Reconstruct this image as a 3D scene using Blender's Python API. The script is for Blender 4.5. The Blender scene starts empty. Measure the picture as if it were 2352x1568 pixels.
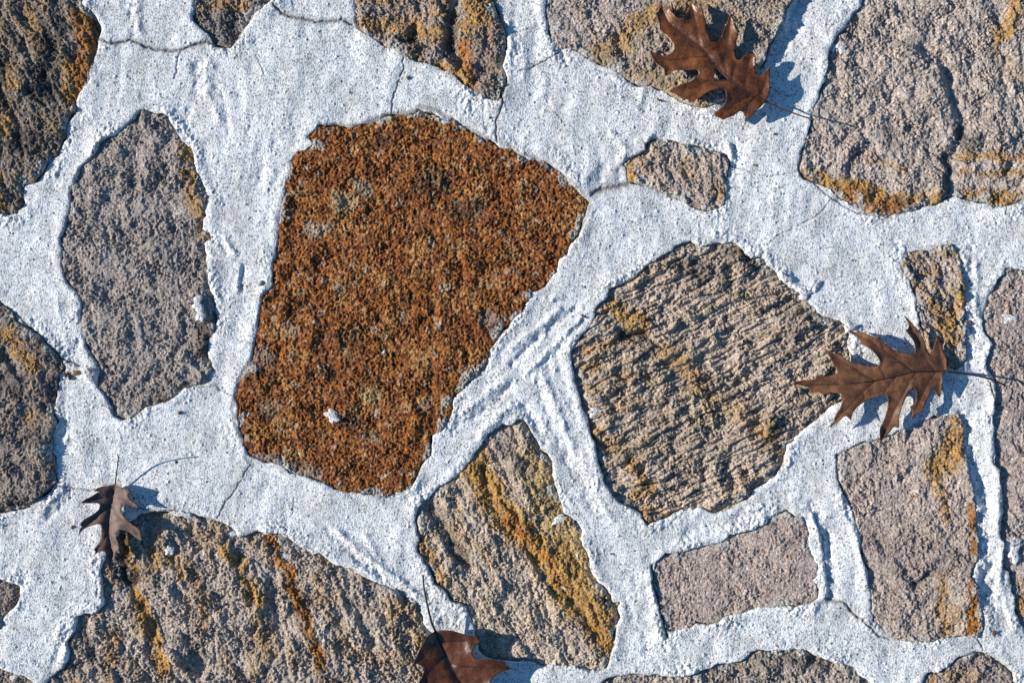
import bpy, math, random
import numpy as np
from mathutils import Vector, Quaternion
from mathutils.geometry import delaunay_2d_cdt

# ------------------------------------------------------------------ camera, sky, sun, exposure
sc = bpy.context.scene
MM = 0.001
CAM_H = 1.4222
cam_d = bpy.data.cameras.new("camera"); cam = bpy.data.objects.new("camera", cam_d)
sc.collection.objects.link(cam)
cam.location = (0, 0, CAM_H); cam.rotation_euler = (0, 0, 0)
cam_d.sensor_width = 36; cam_d.lens = 50; cam_d.clip_start = 0.01; cam_d.clip_end = 200
sc.camera = cam

SUN_EL, SUN_AZ = math.radians(27), math.radians(4)
S = Vector((-math.cos(SUN_EL) * math.cos(SUN_AZ), math.cos(SUN_EL) * math.sin(SUN_AZ), math.sin(SUN_EL)))
world = bpy.data.worlds.new("World"); sc.world = world; world.use_nodes = True
wn = world.node_tree.nodes; wl = world.node_tree.links; wn.clear()
sky = wn.new('ShaderNodeTexSky'); sky.sky_type = 'NISHITA'; sky.sun_disc = False
sky.sun_elevation = SUN_EL; sky.sun_rotation = math.radians(270) + SUN_AZ
sky.air_density = 1.0; sky.dust_density = 0.1; sky.ozone_density = 5.0
bg = wn.new('ShaderNodeBackground'); bg.inputs[1].default_value = 0.10
out = wn.new('ShaderNodeOutputWorld'); hs = wn.new('ShaderNodeHueSaturation'); hs.inputs['Saturation'].default_value = 1.12; hs.inputs['Hue'].default_value = 0.496; wl.new(sky.outputs[0], hs.inputs['Color']); wl.new(hs.outputs[0], bg.inputs[0]); wl.new(bg.outputs[0], out.inputs[0])
sun_d = bpy.data.lights.new("sun", 'SUN'); sun_d.energy = 5.0; sun_d.angle = math.radians(0.5)
sun_d.color = (1.0, 0.945, 0.845)
sun = bpy.data.objects.new("sun", sun_d); sc.collection.objects.link(sun)
sun.rotation_mode = 'QUATERNION'; sun.rotation_quaternion = (-S).to_track_quat('-Z', 'Y'); sun.location = S * 3
sc.view_settings.view_transform = 'Standard'; sc.view_settings.look = 'None'
sc.view_settings.exposure = 0.3; sc.view_settings.gamma = 1.0; sc.view_settings.use_curve_mapping = False

rng = np.random.default_rng(7); random.seed(7)

# ------------------------------------------------------------------ coordinates: (sheet, x, y) measured on the paving, in millimetres
SHEETS = {'X1': (2560, 0, 1.7234), 'X2': (3150, 1240, 1.4298), 'X3': (280, 1780, 1.7229), 'X4': (1600, 2260, 1.902)}
for r_ in range(3):
    for c_ in range(4):
        SHEETS['%d%d' % (r_, c_)] = (1024 * c_, 910 * r_, 1.7227 if r_ < 2 else 1.7207)
def P(s, x, y):
    x0, y0, k = SHEETS[s]
    return ((x0 + x / k) / 4 - 512.0, 341.375 - (y0 + y / k) / 4)
def path(txt):
    """'00: 1,2 3,4 | 01: 5,6' -> list of (x, y) in mm"""
    pts = []
    for seg in txt.split('|'):
        s, body = seg.split(':'); s = s.strip()
        for t in body.split():
            a, b = t.split(','); pts.append(P(s, float(a), float(b)))
    return pts

# ------------------------------------------------------------------ numpy noise (all lengths in mm)
def _h(ix, iy, seed):
    n = (ix.astype(np.int64) * 374761393 + iy.astype(np.int64) * 668265263 + seed * 1274126177) & 0xffffffff
    n = ((n ^ (n >> 13)) * 1274126177) & 0xffffffff
    n = ((n ^ (n >> 16)) * 2246822519) & 0xffffffff
    return (n ^ (n >> 15)) & 0xffffffff
def perlin(x, y, w, seed=0):
    x = x / w; y = y / w
    ix = np.floor(x); iy = np.floor(y); fx = x - ix; fy = y - iy
    u = fx * fx * fx * (fx * (fx * 6 - 15) + 10); v = fy * fy * fy * (fy * (fy * 6 - 15) + 10)
    def g(dx, dy):
        a = _h(ix + dx, iy + dy, seed) * (2 * np.pi / 4294967296.0)
        return np.cos(a) * (fx - dx) + np.sin(a) * (fy - dy)
    a = g(0, 0); b = g(1, 0); c = g(0, 1); d = g(1, 1)
    return 1.5 * ((a + u * (b - a)) * (1 - v) + (c + u * (d - c)) * v)
def fbm(x, y, w, octs=3, seed=0, gain=0.5):
    s = 0; a = 1.0; t = 0
    for i in range(octs):
        s = s + a * perlin(x, y, w / 2 ** i, seed + 17 * i); t += a; a *= gain
    return s / t
def worley(x, y, w, seed=0):
    """distance to the nearest and second nearest jittered point, in cell widths, and the id of the nearest"""
    x = x / w; y = y / w; ix = np.floor(x); iy = np.floor(y)
    f1 = np.full(x.shape, 9.0); f2 = np.full(x.shape, 9.0); idn = np.zeros(x.shape)
    for dx in (-1, 0, 1):
        for dy in (-1, 0, 1):
            h = _h(ix + dx, iy + dy, seed)
            px = ix + dx + 0.1 + 0.8 * (h & 0xffff) / 65535.0; py = iy + dy + 0.1 + 0.8 * ((h >> 16) & 0xffff) / 65535.0
            d = np.hypot(x - px, y - py)
            new = d < f1
            f2 = np.where(new, f1, np.minimum(f2, d)); f1 = np.where(new, d, f1)
            idn = np.where(new, ((h * 7919) & 0xffff) / 65535.0, idn)
    return f1, f2, idn
def sstep(a, b, x):
    t = np.clip((x - a) / (b - a), 0, 1); return t * t * (3 - 2 * t)
def seg_dist(X, Y, pts, closed=False):
    P_ = list(pts) + ([pts[0]] if closed else [])
    d2 = np.full(X.shape, 1e12)
    for (ax, ay), (bx, by) in zip(P_[:-1], P_[1:]):
        vx, vy = bx - ax, by - ay; L = vx * vx + vy * vy + 1e-9
        t = np.clip(((X - ax) * vx + (Y - ay) * vy) / L, 0, 1)
        np.minimum(d2, (X - ax - t * vx) ** 2 + (Y - ay - t * vy) ** 2, out=d2)
    return np.sqrt(d2)
def inside(X, Y, pts):
    res = np.zeros(X.shape, bool); n = len(pts)
    for i in range(n):
        ax, ay = pts[i]; bx, by = pts[(i + 1) % n]
        if ay == by: continue
        c = (ay > Y) != (by > Y)
        res ^= c & (X < (bx - ax) * (Y - ay) / (by - ay) + ax)
    return res
def sdf(X, Y, pts):                      # negative inside
    d = seg_dist(X, Y, pts, True); return np.where(inside(X, Y, pts), -d, d)

# ------------------------------------------------------------------ the sampling grid: fine where the paving is seen close, wide outside
STEP = 0.78
def axis(a, outer):
    n = int(2 * a / STEP); fine = np.linspace(-a, a, n)
    o = []; s = 2.0; p = a
    while p < outer: p += s; o.append(p); s = min(s * 1.12, 14)
    o = np.array(o); return np.concatenate([-o[::-1], fine, o])
xs = axis(522, 1500); ys = axis(352, 1300)
GX, GY = np.meshgrid(xs, ys)             # rows = y
NY, NX = GX.shape
edge_w = 1.3 * perlin(GX, GY, 13, 90) + 0.7 * perlin(GX, GY, 5, 91) + 0.35 * perlin(GX, GY, 2.4, 92)
edge_w2 = 2.3 * perlin(GX, GY, 24, 93) + 1.0 * perlin(GX, GY, 12, 98) + 0.75 * perlin(GX, GY, 6.5, 94) * (1 + 1.2 * perlin(GX, GY, 40, 96)) + 0.35 * perlin(GX, GY, 2.6, 95)

# ------------------------------------------------------------------ the stones
# z: height of the middle (mm); tx, ty: tilt in mm per 100 mm; rnd, drop: how wide and deep the shoulder is; big/mid/fine: relief
# strk: (angle in degrees, wavelength, amplitude) of a bedding grain; tone: base colour; och: ochre noise amount
GREY = (0.305, 0.275, 0.262); PINK = (0.32, 0.275, 0.25); TAN = (0.34, 0.285, 0.225); WARM = (0.30, 0.262, 0.225)
OCH = (0.55, 0.30, 0.08); RUST = (0.50, 0.20, 0.04); BLK = (0.045, 0.04, 0.037)
st = {}
st['A'] = dict(p="00: 562,0 570,40 610,60 645,95 665,135 698,185 700,225 690,260 675,275 665,320 650,370 635,440 635,480 620,560 590,590 545,650 520,700 525,760 495,790 465,850 455,950 425,985 410,1050 365,1090 320,1140 290,1200 235,1260 170,1275 155,1340 165,1400 120,1460 60,1475 0,1468 -160,1440 -330,1200 -360,300 -250,-330 300,-380 520,-200",
  z=5, tx=-1, ty=0, rnd=16, drop=5, big=3.2, mid=2.2, fine=1.2, strk=(-62, 12, 1.4), tone=(0.175, 0.15, 0.125), och=0.25,
  s=[("00: 560,100 600,300 560,450 560,600 520,680", 50, .9, RUST), ("00: 60,450 110,600", 30, .7, OCH), ("00: 450,450 480,650", 35, .7, OCH), ("00: 40,850 60,900", 40, .6, OCH), ("00: 0,1200 10,1400", 30, .7, OCH), ("00: 190,60 260,260 300,330", 26, .55, OCH),
     ("00: 300,550 300,620", 70, .75, BLK), ("00: 380,190 330,330", 60, .7, BLK), ("00: 110,1000 190,960", 60, .8, BLK), ("00: 640,180 670,230", 30, .7, BLK), ("00: 20,440 10,560", 40, .8, BLK), ("00: 0,700 30,690", 50, .6, BLK)],
  g=[("00: 0,600 90,760 160,1010", 38, -4), ("00: 330,200 390,340 300,520", 40, -3), ("00: 250,1060 330,1000", 45, -4)])
st['B'] = dict(p="00: 1330,-20 1335,60 1325,110 1350,150 1380,195 1430,240 1460,290 1480,315 1530,325 1590,325 1620,290 1660,230 1690,175 1760,110 | 01: 40,70 90,20 140,-40 170,-160 | 00: 1700,-280 1400,-260 1290,-140",
  z=-1, tx=-2.5, ty=2, rnd=8, drop=3, big=3.5, mid=2.4, fine=1.2, strk=None, tone=(0.19, 0.172, 0.16), och=0.2,
  s=[("00: 1430,30 1560,20 1700,20", 40, .55, OCH), ("00: 1570,150 1590,250", 60, .3, BLK)], g=[("00: 1440,120 1480,220", 50, -2.5), ("00: 1620,60 1600,240", 45, -3.5)])
st['C'] = dict(p="01: 678,-10 690,80 685,150 700,190 750,235 800,270 850,300 900,325 960,335 1010,380 1060,405 1110,430 1180,430 1240,460 1300,490 1360,520 1420,575 1470,605 1530,640 1590,675 1640,685 1680,675 1690,620 1720,570 1725,500 1710,450 1715,380 1725,330 1720,230 1690,150 1650,80 1640,0 1650,-180 1400,-330 900,-300 660,-160",
  z=3, tx=0.5, ty=-1, rnd=10, drop=4, big=4.5, mid=2.6, fine=1.3, strk=None, tone=(0.285, 0.25, 0.225), och=0.35,
  s=[("01: 1500,30 1600,60 1560,130", 60, .9, OCH), ("01: 1440,330 1470,440 1490,590", 45, 1, RUST), ("01: 750,200 900,170 1100,210 1290,250", 48, .75, OCH), ("01: 1280,470 1420,540", 45, .9, OCH), ("01: 1440,200 1500,160", 40, .6, OCH), ("01: 850,0 1000,0", 40, .5, OCH), ("01: 1250,90 1290,60", 50, .6, OCH),
     ("01: 1340,120 1360,220 1340,330", 35, .7, BLK), ("01: 960,270 1100,280", 22, .7, BLK), ("01: 1640,140 1610,380", 40, .5, (0.34, 0.2, 0.14)), ("01: 1540,350 1590,560", 60, .45, (0.34, 0.3, 0.29))],
  g=[("01: 1370,30 1350,200 1340,330 1400,400", 45, -6), ("01: 850,300 960,260 1110,280 1200,320", 22, -3.5), ("01: 1170,420 1290,470 1420,560", 24, -3), ("01: 1570,380 1600,200", 30, -2)])
st['D'] = dict(p="02: 235,-10 230,60 235,120 260,190 270,270 300,320 350,342 420,345 500,380 545,400 610,440 680,465 735,500 790,550 870,585 960,595 1030,620 1100,660 1200,710 1300,745 1350,740 1400,712 1450,700 1490,640 1560,590 1640,530 1700,480 1740,420 | 03: 0,310 20,290 70,200 100,130 110,60 150,20 170,-20 210,-160 | 02: 1650,-330 900,-380 300,-240",
  z=4.5, tx=4.2, ty=0, rnd=7, drop=2, big=2.2, mid=1.6, fine=1.1, strk=(-60, 12, .3), tone=(0.32, 0.285, 0.265), och=0.16,
  s=[("02: 580,390 740,320", 62, .75, OCH), ("02: 770,260 850,170 980,90", 48, .95, OCH), ("02: 1150,60 1330,10", 60, .8, OCH), ("02: 1000,560 900,430 1050,300 1400,540 1350,250 1500,100 1764,60", 210, .55, (0.42, 0.33, 0.2)), ("02: 860,560 1250,690", 80, .3, OCH), ("02: 530,385 560,400", 30, .7, BLK)],
  g=[("02: 740,240 730,290 780,400 800,450", 30, -3), ("02: 480,0 470,60", 20, -2), ("02: 620,60 740,260", 26, -1.5), ("02: 1230,0 1400,90", 26, -1.5)])
st['E'] = dict(p="03: 668,-10 650,40 600,90 560,140 520,200 480,240 460,295 425,350 415,400 400,460 400,560 370,620 345,690 320,740 305,800 310,850 285,920 260,980 235,1040 215,1110 212,1180 250,1235 320,1262 390,1285 430,1315 490,1355 560,1395 640,1440 690,1470 760,1480 850,1482 900,1465 960,1460 1020,1450 1100,1425 1170,1400 1210,1368 1290,1355 1380,1370 1430,1385 1500,1395 1560,1425 1620,1420 1680,1412 1740,1390 1900,1340 2100,1200 2150,200 2000,-320 1100,-420 760,-240",
  z=0.5, tx=1.0, ty=0, rnd=6, drop=2, big=3.4, mid=1.8, fine=1.15, strk=(-58, 17, .8), tone=(0.345, 0.305, 0.272), och=0.03,
  s=[("03: 290,1235 480,1265 700,1330 880,1390", 42, 1, OCH), ("03: 560,1330 700,1400 860,1440", 40, .9, RUST), ("03: 1330,1080 1500,1080 1764,1105", 24, .8, OCH), ("03: 1330,1190 1764,1190", 20, .65, OCH), ("03: 1390,1350 1600,1372 1900,1330", 34, .95, OCH), ("03: 1764,0 1700,30 1680,160 1590,260", 42, .85, OCH), ("03: 970,1370 1140,1390", 42, .85, OCH), ("03: 700,1090 900,1160", 26, .45, OCH), ("03: 1570,380 1700,500", 46, .3, OCH),
     ("03: 830,920 840,970", 40, .6, BLK), ("03: 700,640 780,600", 30, .5, BLK), ("03: 900,1400 930,1450", 32, .6, BLK), ("03: 1320,880 1380,960 1420,1020", 35, .7, BLK), ("03: 1250,1090 1240,1330", 32, .55, BLK), ("03: 420,350 440,480", 30, .4, (0.36, 0.2, 0.17)), ("03: 600,130 540,220", 30, .4, (0.36, 0.2, 0.17))],
  g=[("03: 1090,330 1200,400 1240,520 1260,640 1330,800 1340,930 1280,1020 1240,1100 1250,1330", 44, -6), ("03: 800,540 900,680 950,800 1010,920", 24, -2.6), ("03: 640,130 760,230 900,260 1080,330", 22, -2), ("03: 1640,400 1620,560 1700,700", 26, -2.2), ("03: 380,620 430,560", 22, -2), ("03: 1340,960 1500,960 1600,930", 26, -2)],
  st=[("03: 1180,470 1230,700 1300,880 1220,1060 1190,1300", 60, 3)])
st['F'] = dict(p="00: 965,770 1000,765 1060,775 1120,780 1160,810 1195,870 1225,920 1260,980 1290,1000 1325,1025 1335,1060 1335,1130 1360,1180 1390,1250 1410,1300 1425,1370 1440,1400 1412,1450 1425,1490 1400,1520 1395,1568 | 10: 1385,12 1440,40 1450,80 1410,110 1415,180 1430,260 1440,350 1450,430 1475,480 1480,560 1482,650 1475,720 1440,770 1425,830 1420,900 1450,940 1465,980 1440,1020 1440,1060 1400,1080 1330,1090 1270,1110 1220,1150 1150,1195 1060,1220 1000,1235 960,1270 920,1305 840,1325 790,1290 760,1230 725,1170 680,1100 670,1060 685,990 665,930 630,880 600,830 585,780 570,720 550,680 550,620 560,560 555,510 530,450 500,415 465,380 440,320 425,260 420,180 415,110 435,30 | 00: 450,1568 455,1500 480,1430 490,1360 500,1290 530,1210 570,1150 620,1100 640,1070 670,1030 685,990 730,955 790,930 830,890 880,850 930,830",
  z=1, tx=0.3, ty=0, rnd=9, drop=3.2, big=2.8, mid=2.0, fine=1.25, strk=(-70, 16, .35), tone=(0.262, 0.238, 0.222), och=0.03,
  s=[("00: 1280,1030 1300,1080", 42, .8, OCH), ("00: 1290,1190 1350,1400 1385,1500", 40, .75, OCH), ("10: 1400,60 1380,30", 34, .7, OCH), ("10: 1410,700 1400,850", 50, .7, (0.09, 0.055, 0.04)), ("10: 1050,1215 1250,1120 1400,1075", 26, .7, (0.12, 0.07, 0.05)), ("10: 1440,960 1450,1000", 28, .6, OCH)],
  g=[("00: 950,1080 930,1180", 36, -2), ("10: 640,640 620,520", 30, -1.6), ("10: 1280,730 1270,800", 44, -2.5), ("10: 810,380 760,480", 40, -1.8), ("10: 830,980 800,1060", 40, -1.8)])
st['G'] = dict(p="01: 430,865 500,875 580,870 650,880 720,870 790,850 850,830 900,802 960,800 1040,800 1100,780 1120,760 1150,765 1200,785 1240,795 1270,820 1290,855 1330,850 1360,830 1400,860 1440,880 1490,910 1550,940 1570,970 1600,960 1640,985 1680,1020 1764,1030 | 02: 50,1075 110,1110 160,1095 220,1110 260,1150 320,1180 370,1225 400,1270 450,1310 490,1360 530,1400 520,1440 500,1490 480,1530 470,1568 | 12: 450,50 400,100 385,150 380,190 330,210 310,260 300,310 270,350 235,400 200,425 150,435 115,490 90,540 60,590 20,620 | 11: 1764,640 1735,680 1700,700 1660,770 1620,830 1610,890 1570,970 1510,1030 1460,1070 1410,1130 1350,1190 1350,1250 1330,1310 1290,1380 1210,1430 1195,1490 1195,1568 | 21: 1180,10 1140,60 1110,120 1090,180 1060,230 1010,240 950,265 880,295 850,290 800,270 720,255 650,265 580,240 510,215 450,180 380,150 300,140 230,115 170,65 130,50 60,40 0,15 | 10: 1710,1560 1690,1500 1680,1440 1655,1390 1640,1310 1655,1240 1630,1170 1645,1100 1670,1050 1690,985 1740,930 | 11: 0,800 5,740 20,650 35,560 50,480 90,440 125,400 120,330 115,250 130,180 150,110 160,40 | 01: 155,1520 165,1460 180,1400 205,1320 205,1250 225,1170 250,1110 290,1050 350,1040 395,1000 380,970 350,950 370,920",
  z=1.0, tx=0, ty=0, rnd=5, drop=1.5, big=1.0, mid=1.0, fine=1.5, strk=None, rust=True, tone=(0.33, 0.135, 0.035), och=0,
  s=[("01: 700,1290 740,1300", 34, .8, (0.5, 0.4, 0.27)), ("01: 560,1370 640,1390", 44, .65, (0.46, 0.36, 0.22)), ("11: 380,30 480,10", 34, .75, (0.5, 0.42, 0.32)), ("11: 770,1160 840,1140", 42, .8, (0.5, 0.34, 0.15)), ("11: 790,1430 800,1440", 28, .7, (0.5, 0.33, 0.17)), ("11: 1620,640 1660,670", 50, .75, (0.32, 0.26, 0.22)), ("11: 0,880 60,900", 50, .6, (0.42, 0.33, 0.26)), ("11: 1150,1230 1180,1210", 30, .6, (0.45, 0.32, 0.22)), ("11: 620,880 640,890", 36, .5, (0.45, 0.3, 0.15)), ("11: 60,1260 110,1250", 40, .5, (0.42, 0.32, 0.22)), ("11: 230,700 270,720", 34, .6, (0.45, 0.33, 0.22)), ("21: 250,90 420,130", 45, .8, (0.36, 0.29, 0.24)), ("21: 30,30 160,40", 36, .85, (0.33, 0.26, 0.22)),
     ("01: 1150,1270 1290,1260", 60, .55, BLK), ("01: 1420,1440 1520,1450", 60, .6, BLK), ("11: 640,1330 650,1340", 36, .8, BLK), ("11: 500,960 540,1000", 36, .6, BLK), ("11: 560,760 680,800", 50, .35, BLK), ("01: 840,960 880,960", 40, .5, BLK)],
  g=[("11: 1590,590 1610,620", 30, -2.5), ("11: 500,960 540,1000", 28, -2), ("01: 1600,1190 1670,1050", 22, -1.5)])
st['H'] = dict(p="10: 0,500 40,540 85,580 100,640 140,670 200,700 260,740 320,790 350,830 400,880 430,930 440,975 405,1010 400,1080 385,1170 370,1260 390,1330 360,1420 365,1500 355,1568 | 20: 380,10 390,70 385,130 400,180 340,240 260,290 190,350 110,375 0,405 -150,420 -330,250 | 10: -420,1000 -330,500 -150,380",
  z=4, tx=3.0, ty=-1, rnd=12, drop=3, big=3.0, mid=2.2, fine=1.25, strk=None, tone=(0.205, 0.18, 0.16), och=0.2,
  s=[("10: 60,740 160,880 230,950", 45, .8, OCH), ("10: 230,1310 260,1330", 40, .5, OCH), ("10: 300,830 330,860", 40, .4, BLK), ("10: 60,1050 120,1100", 60, .5, BLK), ("10: 250,1400 200,1450", 50, .4, BLK), ("10: 380,1000 340,1250", 40, .35, (0.12, 0.06, 0.05)), ("20: 150,330 20,370", 44, .45, BLK)],
  g=[("10: 0,840 140,990 300,1000", 36, -3), ("10: 280,1180 330,1300", 36, -2.5), ("10: 0,1380 110,1420", 40, -2.5)])
st['I'] = dict(p="20: 0,850 50,875 110,885 135,900 130,960 120,1000 90,1050 50,1100 20,1160 0,1200 -130,1280 -330,1200 -350,900 -150,810",
  z=2, tx=-2, ty=0, rnd=10, drop=4, big=2, mid=2.2, fine=1.2, strk=None, tone=(0.19, 0.165, 0.155), och=0.05, s=[], g=[])
st['J'] = dict(p="20: 0,1455 60,1490 140,1525 210,1545 262,1580 230,1700 -50,1780 -260,1650 -160,1450",
  z=-2, tx=0, ty=0, rnd=8, drop=3, big=2, mid=2, fine=1.1, strk=None, tone=(0.22, 0.19, 0.17), och=0.1, s=[], g=[])
st['K'] = dict(p="20: 330,1530 380,1500 430,1470 460,1410 475,1350 470,1290 500,1220 505,1170 515,1110 580,1090 660,1070 700,1050 710,990 705,920 700,860 690,800 710,740 730,700 780,600 820,520 900,450 970,400 1030,385 1100,395 1190,400 1250,430 1330,415 1400,430 1480,450 1540,470 1600,500 1640,560 1700,550 | 21: 0,535 60,545 150,540 210,560 240,590 290,630 340,650 390,690 440,680 490,710 560,760 640,780 700,810 770,850 840,895 900,905 960,935 1010,970 1060,1015 1110,1020 1130,1090 1150,1150 1170,1190 1210,1230 1240,1300 1280,1400 1330,1500 1360,1700 1100,1950 200,1980 | 20: 1000,1950 350,1800 290,1600",
  z=-1.5, tx=1.0, ty=0, rnd=7, drop=2.5, big=3.2, mid=2.5, fine=1.3, strk=(-68, 14, 1.3), tone=(0.345, 0.305, 0.265), och=0.3,
  s=[("20: 860,560 900,760 930,950 1000,1150 1060,1300 1120,1500", 34, .95, OCH), ("20: 1560,660 1650,740 1690,850 1764,1000", 36, .85, OCH), ("21: 100,550 130,600 190,750 250,900 320,1080 400,1270 460,1450", 30, .95, RUST), ("20: 1040,640 1070,760", 28, .8, OCH), ("20: 1200,730 1240,830", 32, .7, OCH), ("20: 780,1230 760,1400", 40, .5, OCH), ("20: 1380,880 1420,1000 1380,1200", 28, .5, OCH), ("21: 400,850 520,1000", 40, .4, OCH), ("21: 20,1080 90,1350", 50, .45, OCH), ("21: 950,1010 1080,1100 1150,1300", 60, .45, OCH), ("21: 640,1350 760,1400", 40, .4, OCH),
     ("20: 840,820 900,860", 50, .9, BLK), ("20: 840,560 850,700", 45, .75, (0.1, 0.05, 0.02)), ("20: 560,1260 620,1400", 35, .4, BLK), ("20: 1340,1350 1370,1400", 40, .3, BLK)],
  g=[("20: 830,560 850,700 870,850 940,1000 1050,1180 1030,1330", 36, -5), ("20: 1300,520 1400,750 1420,900", 32, -2.5), ("21: 130,760 90,1000 170,1200", 40, -4), ("20: 1300,1280 1350,1400 1350,1560", 44, -4), ("21: 700,1050 790,1250 800,1320", 44, -4), ("20: 1620,560 1650,700", 40, -3), ("21: 250,880 420,1050", 30, -2), ("20: 570,1150 640,1380 660,1530", 32, -2.5), ("21: 560,1180 640,1350", 40, -3)])
st['L'] = dict(p="21: 1115,360 1140,310 1180,295 1220,260 1260,220 1320,190 1390,130 1440,80 1480,30 | 11: 1500,1568 1540,1500 1590,1440 1640,1395 1700,1355 | 12: 0,1360 40,1330 75,1325 95,1360 130,1420 160,1450 190,1500 215,1550 | 22: 240,0 270,40 275,110 290,190 310,260 345,340 350,400 390,420 440,460 480,520 475,580 500,640 535,700 550,770 570,830 590,880 640,920 680,960 700,1020 735,1020 725,1060 735,1130 720,1180 700,1250 705,1310 680,1360 665,1420 650,1460 600,1475 540,1480 470,1470 390,1455 310,1450 210,1450 150,1425 80,1405 0,1410 | 21: 1700,1410 1620,1395 1550,1385 1530,1340 1520,1300 1530,1260 1510,1240 1500,1180 1475,1130 1450,1110 1440,1050 1410,1010 1350,995 1320,950 1270,905 1240,885 1220,820 1190,770 1150,720 1115,660 1105,620 1120,570 1110,500 1095,440",
  z=-0.5, tx=1.8, ty=0, rnd=7, drop=2.5, big=3.0, mid=1.9, fine=1.15, strk=(-66, 12, 1.2, 5), tone=(0.39, 0.335, 0.27), och=0.18,
  s=[("21: 1500,40 1560,180 1640,340 1740,440 | 22: 20,470 110,560 230,700 350,860 470,1010 590,1140 680,1290", 88, 1.0, OCH), ("22: 0,440 130,560", 34, .9, RUST), ("22: 230,680 300,800", 30, .7, RUST), ("22: 420,960 560,1120", 34, .7, RUST), ("22: 660,1200 680,1320", 26, .9, RUST), ("22: 150,60 230,260 310,420 430,640 530,860 620,1000", 95, .85, (0.56, 0.38, 0.15)), ("22: 330,640 450,860 560,1060 660,1230", 60, .8, OCH), ("21: 1140,600 1200,720 1260,860", 34, .8, OCH), ("21: 1390,360 1420,560 1530,620 1600,760", 26, .4, OCH), ("21: 1370,650 1450,720", 40, .4, (0.2, 0.11, 0.04)),
     ("21: 1220,380 1330,560 1440,720", 44, .55, (0.12, 0.09, 0.07)), ("11: 1690,1450 1720,1540", 50, .5, (0.19, 0.17, 0.17)), ("22: 30,50 60,110", 50, .5, (0.19, 0.17, 0.17)), ("22: 620,990 650,1000", 24, .9, BLK)],
  g=[("21: 1210,370 1330,560 1450,760", 48, -4), ("21: 1560,100 1620,340 1764,560 | 22: 180,720 260,900 400,1000", 34, -3), ("21: 1330,860 1420,1000 1560,1200 1640,1330", 44, -2.5), ("22: 130,900 230,1100 380,1330", 40, -2.2), ("22: 420,1000 560,1180 600,1240", 26, -2.5), ("22: 350,880 420,920", 28, -2)],
  st=[("22: 0,40 120,300 250,480", 40, 2.5)])
st['M'] = dict(p="12: 1130,130 1180,105 1230,98 1270,115 1310,130 1370,120 1430,100 1460,110 1510,100 1560,120 1590,150 1610,190 1650,210 1690,200 1740,215 | 13: 0,250 40,280 80,330 110,370 160,410 210,440 250,480 270,520 320,550 360,600 420,620 500,640 535,670 560,720 550,790 560,870 560,930 550,1000 530,1100 510,1190 450,1230 380,1290 320,1330 280,1380 250,1410 180,1450 130,1490 120,1540 | 23: 120,0 110,60 80,110 40,160 0,175 | 22: 1720,200 1660,230 1640,290 1590,330 1520,365 1470,380 1420,385 1360,375 1300,365 1230,375 1170,375 1130,400 1080,430 1020,440 940,470 910,440 880,390 820,365 770,345 720,315 690,280 670,240 650,200 630,140 610,80 590,20 | 12: 580,1540 580,1480 545,1430 520,1360 515,1300 490,1240 480,1180 450,1120 430,1050 430,980 420,930 400,880 410,830 450,780 500,730 530,690 570,620 580,560 620,520 660,480 670,430 720,400 790,365 850,330 900,290 950,240 1040,190 1110,160",
  z=-0.5, tx=0.2, ty=0.3, rnd=11, drop=3.5, big=2.2, mid=2.3, fine=1.2, strk=(23, 8.6, 2.8, 5.2), tone=(0.375, 0.32, 0.262), och=0.2,
  s=[("12: 690,560 800,620 880,690", 52, .85, OCH), ("12: 500,840 640,820 800,760", 34, .55, OCH), ("12: 1050,860 1180,950 1270,1050 1300,1090", 48, .7, OCH), ("12: 450,980 560,960", 34, .6, OCH), ("12: 500,1130 640,1040 900,1020", 26, .5, OCH), ("12: 560,1420 740,1520", 46, .55, OCH), ("12: 640,1260 900,1180", 40, .35, OCH), ("22: 820,60 960,250 860,270", 34, .8, OCH), ("22: 920,390 1010,430", 44, .6, OCH), ("12: 1400,1220 1600,1280 1764,1380", 60, .45, OCH), ("13: 0,1440 80,1540", 40, .4, OCH), ("12: 760,980 1100,900 1400,1220 1200,1500 800,1400", 120, .35, (0.4, 0.31, 0.2)),
     ("12: 1160,270 1320,300", 60, .5, BLK), ("12: 1500,160 1640,260", 60, .5, BLK), ("13: 130,560 250,620 150,750", 50, .35, BLK), ("12: 790,730 900,750", 30, .85, BLK), ("13: 20,1500 100,1300", 50, .35, BLK), ("12: 1350,540 1400,560", 20, .4, (0.12, 0.15, 0.03)), ("12: 1480,470 1560,460", 14, .5, (0.16, 0.18, 0.04)), ("13: 60,1340 20,1400", 14, .5, (0.16, 0.18, 0.04))],
  g=[("12: 770,740 850,745 910,720", 34, -7), ("12: 910,740 1020,830", 20, -3), ("12: 1590,150 1620,200", 26, -4), ("12: 440,1000 480,1180 520,1330 570,1480", 22, -3), ("13: 450,1230 250,1400", 26, -3), ("12: 1150,260 1300,340", 30, -1.5)])
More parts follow.
